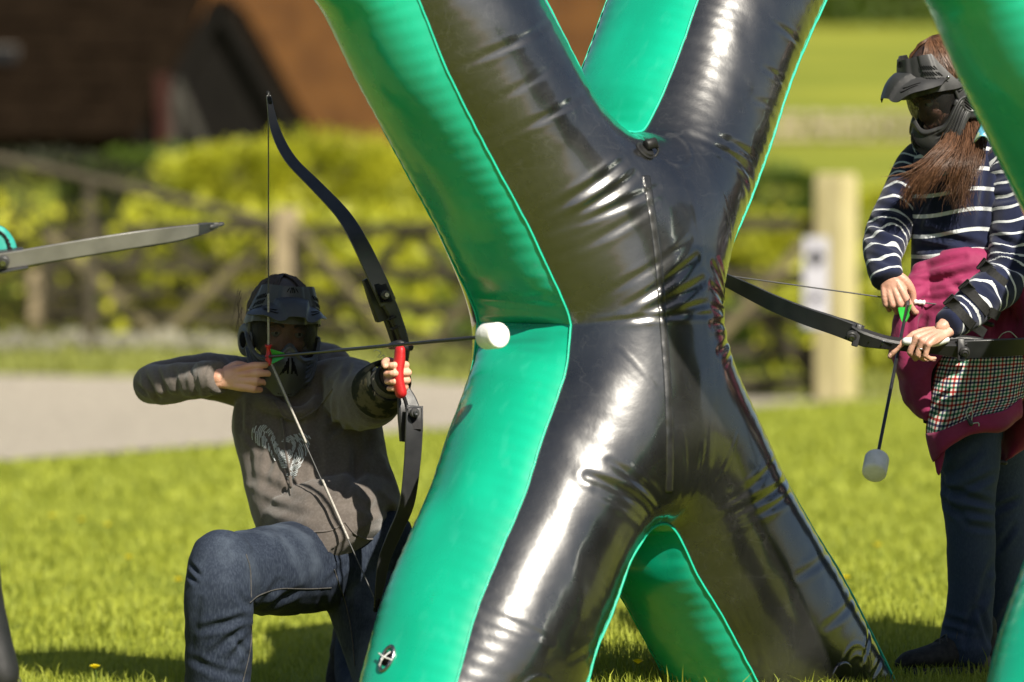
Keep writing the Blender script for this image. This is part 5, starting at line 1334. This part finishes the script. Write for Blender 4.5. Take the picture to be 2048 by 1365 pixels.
wisp = locks([[(1890, 280, 10.94), (1850, 320, 10.92), (1815, 335, 10.92), (1788, 330, 10.92)], [(1885, 290, 10.94), (1840, 335, 10.92), (1805, 350, 10.92), (1782, 352, 10.92)], [(1975, 240, 10.96), (1985, 290, 10.93), (1978, 320, 10.92)]], 44, 5, .010, .0006)
tag(mk('loose_hair', join(*wisp), M_hair, hw), kind='stuff')
# striped jumper
def stripe_mat():
    m = pm('striped_knit', (.010, .013, .034), (.016, .020, .048), 20, .95, bump=.0007, bscale=520, sheen=.15, spec=.12); t = m.node_tree; N = t.nodes; L = t.links
    uv = N.new('ShaderNodeUVMap'); sp = N.new('ShaderNodeSeparateXYZ'); L.new(uv.outputs[0], sp.inputs[0])
    a = N.new('ShaderNodeMath'); a.operation = 'FRACT'; L.new(sp.outputs[0], a.inputs[0])
    b = N.new('ShaderNodeMath'); b.operation = 'LESS_THAN'; b.inputs[1].default_value = .19; L.new(a.outputs[0], b.inputs[0])
    bs = N['Principled BSDF']; src = bs.inputs['Base Color'].links[0].from_socket
    mx = N.new('ShaderNodeMix'); mx.data_type = 'RGBA'; L.new(b.outputs[0], mx.inputs[0]); L.new(src, mx.inputs[6]); mx.inputs[7].default_value = (.52, .54, .56, 1); L.new(mx.outputs[2], bs.inputs['Base Color']); return m
M_stripe = stripe_mat()
def fast_uv(o, U):
    me = o.data; ul = me.uv_layers.new(name='UVMap'); li = np.empty(len(me.loops), dtype=np.int32); me.loops.foreach_get('vertex_index', li)
    ul.data.foreach_set('uv', np.asarray(U, float)[li].astype(np.float32).ravel())
torW = loft_rows([(262, 1890, 1985, 11.1, .06), (285, 1858, 2022, 11.1, .085), (320, 1832, 2052, 11.1, .105), (370, 1818, 2048, 11.09, .118), (420, 1818, 2040, 11.08, .122), (470, 1822, 2036, 11.08, .12), (520, 1822, 2046, 11.08, .125), (560, 1820, 2058, 11.08, .13)], power=2.3)
jfold = fold3([(1840, 460, 1935, 490, 10.95, .010, .010), (1826, 495, 1930, 500, 10.95, .010, .008), (1975, 330, 1960, 460, 10.94, .011, .010), (1990, 300, 1968, 420, 10.94, .010, .008), (1930, 440, 1860, 520, 10.94, .010, .005), (1980, 430, 2040, 380, 10.93, .012, .006), (1850, 400, 1835, 480, 10.96, .010, .006), (1900, 470, 1985, 505, 10.94, .010, .006)])
jump, jmv, jmf = cloth('jumper', [torW], M_stripe, WO, vox=.0055, smooth=4, segs=jfold, wr=.0022, fr=12)
fast_uv(jump, np.stack([(jmv[:, 2]+.035*(jmv[:, 0]-1.1)*0+.010*np.sin((jmv[:, 0]-.95)*22))/.0505+.36, 0*jmv[:, 2]], 1))
def along(v, pl):
    best = np.full(len(v), 1e9); s = np.zeros(len(v)); acc = 0
    for a, b in zip(pl[:-1], pl[1:]):
        a = np.array(a); b = np.array(b); L_ = b-a; l = np.linalg.norm(L_); t = ((v-a)@L_)/l/l; tc = np.clip(t, 0, 1); d = np.linalg.norm(v-(a+tc[:, None]*L_), axis=1); k = d < best
        best[k] = d[k]; s[k] = acc+tc[k]*l; acc += l
    return s
def sleeve(pts, rad, segs, ph=.3, tilt=0):
    tb = tube(pts, rad, 24, k=5, capk=.15); o, v, f = cloth('sleeve', [tb], M_stripe, jump, vox=.005, smooth=3, segs=segs, wr=.0018, fr=16)
    s = along(v, [list(p) for p in spl([tuple(p) for p in pts], 8)])
    fast_uv(o, np.stack([(s+.006*np.sin(v[:, 0]*60))/.034+ph, s*0], 1)); return o, v, f
sleeve([P(1880, 318, 11.14), SR+Vector((.0, .0, -.01)), P(1808, 400, 11.1), ER+Vector((.008, 0, 0)), P(1766, 518, 10.97), P(1775, 562, 10.925)], [.065, .066, .060, .0575, .047, .041],
       fold3([(1740, 440, 1800, 470, 10.99, .009, .009), (1735, 470, 1800, 500, 10.98, .009, .008), (1760, 410, 1820, 430, 11.02, .009, .007), (1780, 370, 1830, 400, 11.05, .010, .006), (1740, 510, 1790, 530, 10.93, .007, .005)]), .1)
oL, vL, fL = sleeve([P(1990, 310, 11.06), SL_+Vector((0, 0, -.008)), P(2034, 440, 10.98), EL_+Vector((-.004, 0, -.004)), P(1968, 592, 10.82), P(1925, 630, 10.77), WL+Vector((.012, .004, .006))], [.068, .076, .068, .062, .054, .047, .036],
       fold3([(1980, 360, 2030, 340, 10.92, .010, .008), (1985, 400, 2045, 390, 10.92, .010, .008), (1990, 470, 2048, 500, 10.88, .010, .009), (1985, 520, 2040, 540, 10.86, .010, .010), (1960, 560, 2010, 600, 10.82, .009, .006), (1930, 600, 1960, 640, 10.76, .008, .005)]), .55)
bL = BVHTree.FromPolygons([tuple(p) for p in vL], [tuple(q) for q in fL])
# patterned shirt collar
mc = M_collar; MATS['print_collar'] = mc; mc.use_nodes = True; t_ = mc.node_tree; vo = t_.nodes.new('ShaderNodeTexVoronoi'); vo.inputs['Scale'].default_value = 55; co_ = t_.nodes.new('ShaderNodeTexCoord'); t_.links.new(co_.outputs['Object'], vo.inputs['Vector'])
cr_ = t_.nodes.new('ShaderNodeValToRGB'); cr_.color_ramp.interpolation = 'CONSTANT'; cr_.color_ramp.elements[0].color = (.55, .72, .75, 1); cr_.color_ramp.elements[1].position = .35; cr_.color_ramp.elements[1].color = (.12, .42, .60, 1)
for ps, cl in ((.55, (.50, .68, .42, 1)), (.72, (.65, .75, .78, 1)), (.86, (.10, .45, .38, 1))):
    e_ = cr_.color_ramp.elements.new(ps); e_.color = cl
sx_ = t_.nodes.new('ShaderNodeSeparateColor'); t_.links.new(vo.outputs['Color'], sx_.inputs[0]); t_.links.new(sx_.outputs[0], cr_.inputs[0]); t_.links.new(cr_.outputs[0], t_.nodes['Principled BSDF'].inputs['Base Color'])
def pxsheet(name, rows, mat, parent, th=.003, ku=6, kv=6, uvm=None, wr=.0015, seed=1, hem=0):
    G = np.array([[list(P(*p)) for p in r] for r in rows])
    G = np.array([spl([tuple(q) for q in r], ku) for r in G]).astype(float)
    G = np.array([spl([tuple(q) for q in G[:, j]], kv) for j in range(G.shape[1])]).transpose(1, 0, 2)
    sh_ = G.shape; q = G.reshape(-1, 3); du = np.gradient(G, axis=0); dv = np.gradient(G, axis=1); N = np.cross(du, dv); N /= np.maximum(np.linalg.norm(N, axis=2, keepdims=True), 1e-9)
    G = G+N*(wr*(vnoise(q, 17, seed)+.6*vnoise(q, 41, seed+1))).reshape(sh_[0], sh_[1], 1)
    nu, nv = sh_[0]-1, sh_[1]-1
    o = mk(name, sheet(lambda u, v: G[int(round(u*nu)), int(round(v*nv))], nu, nv, th), mat, parent)
    if uvm:
        U = []
        lu = np.cumsum(np.r_[0, np.linalg.norm(np.diff(G.mean(1), axis=0), axis=1)]); lv = np.cumsum(np.r_[0, np.linalg.norm(np.diff(G.mean(0), axis=0), axis=1)])
        for _ in range(2):
            for i in range(nu+1):
                for j in range(nv+1): U.append((lv[j]/uvm, lu[i]/uvm))
        fast_uv(o, U)
    return o
pxsheet('collar', [[(1976, 228, 11.0), (1990, 242, 10.96), (2000, 262, 10.94)], [(1962, 252, 10.95), (1974, 266, 10.915), (1986, 288, 10.92)], [(1945, 288, 10.935), (1962, 272, 10.90), (1972, 272, 10.905)]], mc, jump, .004, wr=.0005)
# armguard: three webbing straps with clips and loose tails
for (c0, c1, tail) in (((1946, 520), (2012, 572), None), ((1912, 556), (1972, 622), (1992, 622)), ((1882, 590), (1940, 648), (1964, 656))):
    pts = []
    for t in np.linspace(-.05, 1.05, 15):
        q = on(bL, lerp(c0[0], c1[0], t), lerp(c0[1], c1[1], t), .0035)
        if q: pts.append(q[0])
    if len(pts) < 4: continue
    ax = (P(*c1, 10.8)-P(*c0, 10.8)).normalized(); wdv = Vector((.66, .3, .70)).normalized()
    st = mk('guard_strap', ribbon(pts[::2], wdv, .024, .0025, 4), M_strap, WO)
    bc = on(bL, lerp(c0[0], c1[0], .42), lerp(c0[1], c1[1], .42), .008)[0]; nn2 = Vector((-.2, -.9, .25)).normalized()
    Mb = Matrix((ax, nn2.cross(ax).normalized(), nn2)).transposed()
    mk('strap_clip', join(box(bc, (.026, .030, .008), Mb, .003), box(bc+ax*.019, (.016, .024, .007), Mb, .002), box(bc-ax*.016, (.008, .034, .009), Mb, .002)), M_blkpl, st)
    if tail:
        e = pts[-1]; mk('strap_tail', ribbon([e, P(lerp(c1[0], tail[0], .5), lerp(c1[1], tail[1]+6, .5), 10.76), P(tail[0]+6, tail[1]+12, 10.78)], wdv, .024, .002, 4), M_strap, st)
# magenta jacket knotted round the waist
def plaid():
    m = pm('plaid_lining', (.62, .60, .55), (.56, .54, .50), 200, .9, spec=.15); t = m.node_tree; N = t.nodes; L = t.links; bs = N['Principled BSDF']; src = bs.inputs['Base Color'].links[0].from_socket
    uv = N.new('ShaderNodeUVMap'); sp = N.new('ShaderNodeSeparateXYZ'); L.new(uv.outputs[0], sp.inputs[0])
    for ax in (0, 1):
        fr = N.new('ShaderNodeMath'); fr.operation = 'FRACT'; L.new(sp.outputs[ax], fr.inputs[0])
        cr = N.new('ShaderNodeValToRGB'); cr.color_ramp.interpolation = 'CONSTANT'; E = cr.color_ramp.elements
        E[0].position = 0; E[0].color = (.55, .02, .02, 1); E[1].position = .17; E[1].color = (1, 1, 1, 1)
        for ps, cl in ((.33, (.02, .03, .16, 1)), (.50, (1, 1, 1, 1)), (.66, (.02, .26, .16, 1)), (.83, (1, 1, 1, 1))):
            e = E.new(ps); e.color = cl
        L.new(fr.outputs[0], cr.inputs[0]); mx = N.new('ShaderNodeMix'); mx.data_type = 'RGBA'; mx.blend_type = 'MULTIPLY'; mx.inputs[0].default_value = .88
        L.new(src, mx.inputs[6]); L.new(cr.outputs[0], mx.inputs[7]); src = mx.outputs[2]
    L.new(src, bs.inputs['Base Color']); return m
M_plaid = plaid()
wrap = loft_rows([(540, 1840, 2052, 11.07, .126), (560, 1826, 2066, 11.06, .140), (585, 1822, 2076, 11.06, .150), (625, 1812, 2084, 11.06, .155), (675, 1806, 2090, 11.06, .16), (712, 1806, 2092, 11.06, .155)], power=2.2)
wf = fold3([(1825, 545, 1930, 515, 10.92, .008, .009), (1830, 575, 1950, 540, 10.91, .009, .009), (1830, 605, 1940, 590, 10.91, .009, .008), (1825, 560, 1880, 560, 10.92, .006, .006), (1850, 640, 1830, 720, 10.91, .011, .010), (1900, 560, 1990, 640, 10.90, .011, .007), (1960, 600, 1930, 700, 10.90, .012, .008), (2000, 600, 1990, 700, 10.9, .011, .010), (2030, 560, 2040, 690, 10.9, .011, .008), (1820, 620, 1815, 700, 10.93, .010, .008)])
jack, kv_, kf_ = cloth('tied_jacket', [wrap, tube([P(1842, 548, 11.0), P(1826, 600, 10.97), P(1812, 650, 10.97), P(1800, 700, 10.98)], [.030, .036, .036, .030], 14, k=4),
      tube([P(1990, 552, 10.92), P(2030, 572, 10.90), P(2060, 620, 10.9), P(2056, 700, 10.92)], [.030, .038, .040, .036], 14, k=4)], M_mag, WO, vox=.0055, smooth=3, segs=wf, wr=.007, fr=8, stretch=(1, 1, 2.4))
pxsheet('jacket_flap', [[(1776, 680, 10.98), (1800, 690, 10.93), (1850, 698, 10.90), (1902, 692, 10.885)], [(1790, 722, 10.97), (1806, 735, 10.92), (1850, 730, 10.89), (1885, 712, 10.885)], [(1802, 770, 10.96), (1818, 775, 10.91), (1845, 762, 10.89), (1866, 738, 10.89)], [(1808, 806, 10.95), (1828, 812, 10.91), (1846, 800, 10.895), (1862, 770, 10.895)], [(1840, 836, 10.94), (1848, 840, 10.91), (1856, 842, 10.90), (1864, 836, 10.90)]], M_mag, jack, .004, seed=5, wr=.007)
pxsheet('jacket_inside', [[(1850, 715, 10.95), (1880, 712, 10.93), (1920, 712, 10.94)], [(1838, 790, 10.95), (1862, 790, 10.94), (1880, 790, 10.95)], [(1848, 846, 10.95), (1862, 850, 10.94), (1870, 850, 10.95)]], M_strap, jack, .003)
pxsheet('checked_lining', [[(1884, 706, 10.91), (1920, 706, 10.885), (1975, 706, 10.88), (2034, 706, 10.89), (2060, 706, 10.92)], [(1868, 755, 10.905), (1905, 760, 10.87), (1970, 758, 10.87), (2030, 750, 10.88), (2056, 745, 10.92)], [(1860, 810, 10.90), (1898, 818, 10.86), (1962, 806, 10.862), (2024, 796, 10.87), (2050, 786, 10.91)], [(1852, 862, 10.90), (1886, 868, 10.86), (1950, 838, 10.855), (2012, 822, 10.865), (2040, 810, 10.9)], [(1856, 900, 10.90), (1880, 880, 10.87), (1946, 852, 10.86), (2006, 840, 10.87), (2034, 826, 10.9)]], M_plaid, jack, .003, uvm=.029, seed=9, wr=.006)
pxsheet('jacket_hem', [[(1850, 868, 10.888), (1882, 862, 10.848), (1946, 836, 10.842), (2006, 822, 10.852), (2044, 796, 10.88)], [(1858, 905, 10.886), (1886, 890, 10.842), (1946, 856, 10.838), (2008, 850, 10.848), (2048, 822, 10.88)], [(1866, 925, 10.89), (1884, 906, 10.85), (1940, 866, 10.845), (2004, 862, 10.86), (2046, 836, 10.89)]], M_mag, jack, .005, seed=12, wr=.005)
pxsheet('jacket_tail', [[(1864, 886, 10.885), (1880, 880, 10.875), (1900, 876, 10.87)], [(1868, 915, 10.885), (1880, 915, 10.875), (1894, 890, 10.87)], [(1874, 946, 10.885), (1879, 950, 10.88), (1884, 925, 10.875)]], M_mag, jack, .004, wr=.002)
pxsheet('jacket_sleeve', [[(2034, 700, 10.96), (2060, 700, 10.9), (2110, 700, 10.93)], [(2028, 780, 11.0), (2056, 785, 10.9), (2112, 780, 10.93)], [(2012, 850, 11.05), (2046, 860, 10.98), (2100, 850, 10.97)], [(2000, 888, 11.08), (2024, 905, 11.02), (2070, 880, 11.0)], [(1992, 915, 11.08), (2006, 925, 11.05), (2020, 918, 11.04)]], M_mag, jack, .005, seed=15, wr=.008)
mk('hem_toggle', tube([P(1938, 838, 10.83), P(1942, 848, 10.825)], .006, 10), M_blkpl, jack); mk('hem_toggle', tube([P(1990, 922, 11.03), P(2010, 926, 11.03)], .006, 10), M_blkpl, jack)
mk('hem_cord', tube([P(1938, 842, 10.828), P(1932, 826, 10.82), P(1940, 815, 10.82), P(1945, 826, 10.82), P(1943, 842, 10.825)], .0014, 6, k=5), M_yarn, jack)
mk('hem_cord', tube([P(1942, 848, 10.825), P(1956, 846, 10.82), P(1958, 852, 10.82)], .0014, 6, k=4), M_yarn, jack)
mk('waist_cord', tube([P(1995, 680, 10.87), P(2005, 668, 10.86), P(2020, 664, 10.86), P(2034, 676, 10.87)], .0014, 6, k=5), M_yarn, jack)
mk('toggle', tube([P(1972, 647, 10.87), P(1984, 650, 10.868)], .006, 10), M_blkpl, jack)
# trousers
M_trou = pm('navy_trousers', (.038, .055, .100), (.020, .030, .058), 3.0, .85, bump=.0005, bscale=420, spec=.2, stretch=(1, 1, .5))
wear(M_trou, 260, (.06, .08, .12), .4, (1, 1, .4), .42, .7)
lgF = tube([P(1930, 740, 11.05), P(1932, 850, 11.02), P(1938, 930, 10.99), P(1937, 1010, 10.985), P(1942, 1100, 10.99), P(1941, 1200, 11.0), P(1935, 1262, 11.01), P(1931, 1296, 11.01)], [(.105, .12), (.092, .105), (.076, .088), (.0655, .075), (.061, .069), (.058, .066), (.062, .070), (.066, .076)], 28, up=(1, 0, 0), k=6)
lgB = tube([P(1990, 760, 11.16), P(1992, 860, 11.2), P(1996, 940, 11.22), P(2002, 1030, 11.22), P(2012, 1120, 11.22), P(2010, 1240, 11.23), P(2006, 1300, 11.24)], [(.10, .11), (.085, .10), (.074, .085), (.066, .075), (.062, .07), (.060, .07), (.066, .074)], 28, up=(1, 0, 0), k=6)
tf = fold3([(1880, 975, 1985, 1010, 10.92, .010, .010), (1885, 1000, 1930, 1040, 10.92, .009, .009), (1990, 950, 1900, 990, 10.92, .010, .007), (1985, 1030, 1910, 1020, 10.92, .009, .007), (1990, 1060, 1930, 1050, 10.92, .009, .006), (1985, 1130, 1960, 1200, 10.93, .010, .006), (1985, 1170, 1945, 1240, 10.93, .010, .007), (1960, 1220, 1985, 1290, 10.93, .008, .008), (1890, 1240, 1950, 1255, 10.94, .009, .007), (1885, 1262, 1930, 1268, 10.94, .008, .005), (1950, 1200, 1930, 1290, 10.93, .009, .007), (1960, 900, 1890, 960, 10.90, .012, .007), (1880, 940, 1895, 1000, 10.93, .007, .009), (2035, 1000, 1990, 1020, 11.15, .009, .008), (2030, 1050, 1995, 1100, 11.15, .009, .007), (2030, 1200, 1995, 1260, 11.15, .009, .008)])
trs, tv, tf2 = cloth('trousers', [lgF, lgB, tube([P(1930, 760, 11.06), P(2010, 760, 11.12)], [.105, .10], 18)], M_trou, WO, vox=.0056, smooth=3, segs=tf, wr=.0024, fr=13, stretch=(1, 1, 1.4))
mk('ankle_sock', tube([P(1958, 1285, 11.0), P(1960, 1325, 11.0)], [.026, .030], 14), M_pale, WO)
gW = gz1(P(1900, 0, 11).x, 11.0)
shoe((P(1986, 0, 11.02).x, 11.03, gW), (P(1802, 0, 10.93).x, 10.92, gW), (0, 0, 1), WO, h=.08)
shoe((P(2046, 0, 11.26).x, 11.26, gW), (P(1880, 0, 11.3).x, 11.30, gW), (0, 0, 1), WO, h=.08)

# her bow, undrawn, held level
BX = root('recurve_bow', P(1840, 690, 10.74), 'black recurve bow held level at the waist by the standing woman', 'bow', 'recurve bows')
WD2 = Vector((.22, -.50, .84)).normalized(); WD3 = Vector((.0, -.50, .86)).normalized()
ll = [P(1722, 672, 10.72), P(1670, 652, 10.73), P(1610, 632, 10.75), P(1550, 608, 10.79), P(1500, 584, 10.84), P(1450, 560, 10.90), P(1415, 545, 10.95), P(1388, 538, 10.98)]
rl2 = [P(1912, 699, 10.72), P(1970, 697, 10.72), P(2040, 694, 10.74), P(2100, 688, 10.78), P(2160, 676, 10.84), P(2210, 664, 10.90), P(2250, 656, 10.95), P(2280, 654, 10.98)]
for nm, L_, wdx in (('limb', ll, WD2), ('limb', rl2, WD3)):
    lb = mk(nm, ribbon(L_, wdx, [.050, .050, .048, .046, .042, .035, .026, .012], tl), M_bowblk, BX)
    q = (L_[-1]-L_[-2]).normalized(); mk('limb_tip', tube([L_[-1]-q*.02, L_[-1]-q*.004, L_[-1], L_[-1]+q*.008], [.0065, .006, .004, .0055], 10), M_blkpl, lb)
rp_ = [P(1700, 664, 10.715), P(1728, 676, 10.71), P(1770, 685, 10.715), P(1810, 690, 10.725), P(1840, 692, 10.735), P(1875, 694, 10.735), P(1915, 699, 10.72), P(1935, 700, 10.715)]
rs = mk('riser', ribbon(rp_, WD3, [.044, .042, .030, .026, .030, .034, .040, .046], [.014, .024, .026, .030, .032, .030, .024, .014]), M_riser, BX)
mk('limb_pocket', ribbon([P(1668, 640, 10.73), P(1700, 652, 10.725), P(1724, 664, 10.72)], WD2, [.016, .024, .030], [.012, .016, .018]), M_riser, rs)
mk('limb_pocket', ribbon([P(1898, 682, 10.73), P(1930, 680, 10.73), P(1966, 681, 10.735)], WD3, [.026, .020, .010], [.018, .014, .010]), M_riser, rs)
mk('limb_plate', box(P(1714, 671, 10.70), (.016, .008, .056), Matrix.Rotation(R(14), 3, 'Y'), .002), M_riser, rs)
mk('limb_plate', box(P(1922, 700, 10.70), (.018, .008, .056), None, .002), M_riser, rs)
fw2 = Vector((0, -.86, -.50)).normalized()
bolt(P(1703, 672, 10.697), fw2, BX, .013); bolt(P(1929, 704, 10.697), fw2, BX, .013)
mk('riser_recess', join(beam(P(1740, 676, 10.698), P(1786, 687, 10.70), .0035, .004, bev=.0008), beam(P(1742, 676, 10.698), P(1738, 684, 10.698), .003, .003, bev=.0006), beam(P(1766, 682, 10.699), P(1764, 691, 10.699), .003, .003, bev=.0006)), M_steel, rs)
gw = tube([P(1812, 683, 10.705), P(1840, 684, 10.70), P(1870, 684, 10.705), P(1892, 680, 10.71)], [(.010, .012), (.012, .014), (.012, .014), (.009, .012)], 18, k=4)
mk('grip', gw, M_white, rs)
s0, s1, nk = P(1392, 543, 10.985), P(2275, 657, 10.985), P(1815, 602, 10.93)
mk('bowstring', join(tube([s0, nk], .0018, 6), tube([nk, s1], .0018, 6)), M_string, BX)
dS = (s1-nk).normalized()
for a in (.016, -.030):
    mk('nocking_point', lathe([(0, .0055), (.003, .007), (.010, .0045), (.016, .0065), (.022, .0045), (.026, .0075), (.028, .006)], nk+dS*a, dS, 16), M_white, BX)
arrow(P(1816, 604, 10.90), P(1748, 948, 10.42), 'foam tipped arrow pointing at the grass, held by the standing woman', 60, tip_len=.060, tip_r=.0295)

# ================================================================ the third archer, mostly outside the frame on the left
TP = root('person', (P(-10, 1450, 10.0).x, 10.0, -.1), 'leg of a person in black leggings cut off at the lower left corner', 'person', 'masked archers')
gx_ = -.1
hipT = Vector((-1.33, 10.05, .82)); kn1 = Vector((-1.235, 9.93, .44)); an1 = P(12, 1362, 9.9)+Vector((-.012, 0, 0))
hipT2 = Vector((-1.52, 10.10, .82)); kn2 = Vector((-1.56, 9.98, .42)); an2 = Vector((-1.55, 10.1, .02))
HMt = face_frame((-1.50, 10.05, 1.50), (.96, -.2, 0), (0, 0, 1))
v1, n1, f1_ = remesh(head_parts(HMt)+[tube([(-1.50, 10.08, 1.30), (-1.50, 10.06, 1.45)], .05, 16)], .006, 3)
shA, elA, wrA = Vector((-1.36, 10.02, 1.24)), Vector((-1.27, 9.98, 1.03)), Vector((-1.245, 9.98, .985))
handT = P(-42, 555, 9.97)
v2, n2, f2_ = remesh([tube([(-1.47, 10.08, 1.30), (-1.45, 10.08, 1.08), (-1.43, 10.08, .86)], [(.16, .10), (.13, .09), (.15, .10)], 20, up=(1, 0, 0), k=4),
     tube([shA, (-1.30, 10.0, 1.12), handT+Vector((-.085, .03, .02))], [.045, .036, .026], 14, k=4), tube([(-1.62, 10.15, 1.25), (-1.74, 10.1, 1.05), (-1.60, 9.96, 1.0)], [.045, .038, .028], 14, k=4),
     tube([hipT, kn1, kn1.lerp(an1, .5)+Vector((-.012, 0, 0)), an1, an1+Vector((.012, -.0, -.06))], [.06, .045, .04, .036, .034], 16, k=5), tube([hipT2, kn2, an2], [.08, .055, .036], 16, k=5), tube([an1+Vector((-.03, .03, -.085)), an1+Vector((.05, -.05, -.098)), an1+Vector((.11, -.10, -.105))], [.036, .034, .024], 14, k=3)], .008, 4)
hpT, tpT = hand_parts(basis((.86, -.40, -.10), (.30, .25, .92), handT+Vector((-.085, .03, .02))), [(62, 80, 50, 3), (66, 82, 50, 1), (68, 82, 50, -1), (70, 82, 48, -3)], [(.012, .020, -.008), (.034, .034, -.024), (.056, .036, -.042), (.076, .030, -.052)], sc=.95)
v5, n5, f5_ = remesh(hpT, .0025, 3)
mk('body', join((v1, f1_), (v2, f2_), (v5, f5_)), M_skin, TP)
M_hairb = M_hairg
hair_cap(HMt, M_hairb, TP, 200, 15)
build_mask(HMt, TP, M_blkpl, sc=.98)
lg, lv, lf = cloth('leggings', [tube([hipT+Vector((0, 0, .06)), kn1, kn1.lerp(an1, .5)+Vector((-.012, 0, 0)), an1+Vector((-.001, 0, .014))], [(.105), .072, .060, .044], 22, k=6), tube([hipT2+Vector((0, 0, .06)), kn2, an2+Vector((0, 0, .08))], [.105, .072, .045], 22, k=6), tube([hipT+Vector((0, 0, .05)), hipT2+Vector((0, 0, .05))], [.11, .11], 18)], M_legg, TP, vox=.008, smooth=4, wr=.002)
cloth('shirt', [tube([(-1.47, 10.08, 1.33), (-1.46, 10.08, 1.20), (-1.45, 10.08, 1.05), (-1.43, 10.08, .84)], [(.13, .08), (.20, .12), (.16, .11), (.18, .13)], 26, up=(1, 0, 0), k=4), tube([(-1.42, 10.06, 1.28), shA, (-1.31, 10.0, 1.14)], [.07, .062, .055], 16, k=3), tube([(-1.55, 10.12, 1.28), (-1.64, 10.14, 1.22), (-1.70, 10.12, 1.12)], [.07, .062, .055], 16, k=3)], M_tshirt, TP, vox=.009, smooth=4, wr=.003)
shoe(an1+Vector((-.05, .05, -.118)), an1+Vector((.12, -.10, -.118)), (0, 0, 1), TP)
shoe((an2.x-.05, an2.y+.05, gx_), (an2.x+.14, an2.y-.14, gx_), (0, 0, 1), TP)

BZ = root('recurve_bow', P(-60, 545, 9.97), 'silver grey bow limb pointing in from the left edge', 'bow', 'recurve bows')
WD4 = Vector((.10, -.30, .95)).normalized()
l3 = [P(-10, 524, 9.94), P(30, 519, 9.94), P(100, 507, 9.95), P(190, 492, 9.97), P(280, 478, 10.0), P(350, 468, 10.04), P(400, 459, 10.08), P(436, 451, 10.11)]
def limb3(L_, nm='limb'):
    lb = mk(nm, ribbon(L_, WD4, [.037, .038, .038, .038, .037, .034, .024, .012], [.008, .007, .006, .005, .0045, .0045, .0045, .006]), M_limbgrey, BZ)
    q = (L_[-1]-L_[-2]).normalized(); e = L_[-1]
    mk('limb_tip', tube([e-q*.020, e-q*.004, e, e+q*.006, e+q*.013], [(.007, .0065), (.006, .0055), (.0035, .0035), (.006, .006), (.0045, .0045)], 14), M_blkpl, lb)
    mk('tip_wrap', ribbon([e-q*.055, e-q*.034, e-q*.012], WD4, [.0285, .0235, .0155], .0065, 3), M_bowblk, lb)
    mk('limb_core', ribbon([p+Vector((0, .0034, -.002)) for p in L_[1:-1]], WD4, [.040, .040, .040, .039, .036, .026], .004, 5), M_bowblk, lb)
    return lb
limb3(l3)
l4 = [P(-118, 560, 9.94), P(-160, 572, 9.94), P(-230, 600, 9.95), P(-320, 640, 9.97), P(-400, 690, 10.0), P(-450, 730, 10.04), P(-480, 760, 10.08), P(-500, 790, 10.11)]
limb3(l4)
r3 = mk('riser', ribbon([P(46, 516, 9.957), P(0, 524, 9.957), P(-50, 540, 9.965), P(-90, 552, 9.965), P(-140, 566, 9.957)], WD4, [.050, .050, .030, .032, .048], [.008, .014, .030, .030, .014], 6), M_riser, BZ)
mk('riser_lip', join(ribbon([P(-20, 505, 9.94), P(46, 499, 9.945)], WD4, .004, .020, 2), ribbon([P(-20, 546, 9.94), P(56, 534, 9.945)], WD4, .004, .020, 2)), M_bowblk, r3)
bolt(P(7, 524, 9.928), Vector((0, -.95, -.3)), BZ, .0135)
mk('bowstring', tube([l3[-1]+Vector((-.01, .008, -.004)), P(-300, 585, 10.6), l4[-1]], .0016, 6), M_string, BZ)
# teal arm guard with black lacing, just inside the left edge
TG = pxsheet('laced_arm_guard', [[(-70, 470, 9.99), (-30, 448, 9.96), (0, 453, 9.955), (16, 466, 9.965)], [(-70, 490, 9.985), (-30, 480, 9.955), (6, 478, 9.950), (28, 484, 9.965)], [(-70, 515, 9.985), (-30, 512, 9.955), (10, 508, 9.950), (34, 503, 9.965)]], M_teal, None, .007, wr=.0006)
tag(TG, 'teal arm guard with black lacing at the left edge above the grey limb', 'arm guard')
mk('lacing', join(tube([P(-20, 462, 9.945), P(2, 466, 9.945), P(14, 480, 9.945), P(20, 500, 9.945)], .003, 8, k=5), *[tube([P(a, b, 9.946), P(a+7, b+5, 9.943)], .0024, 6) for a, b in ((-4, 461), (4, 468), (10, 476), (13, 484), (16, 492))]), M_strap, TG)
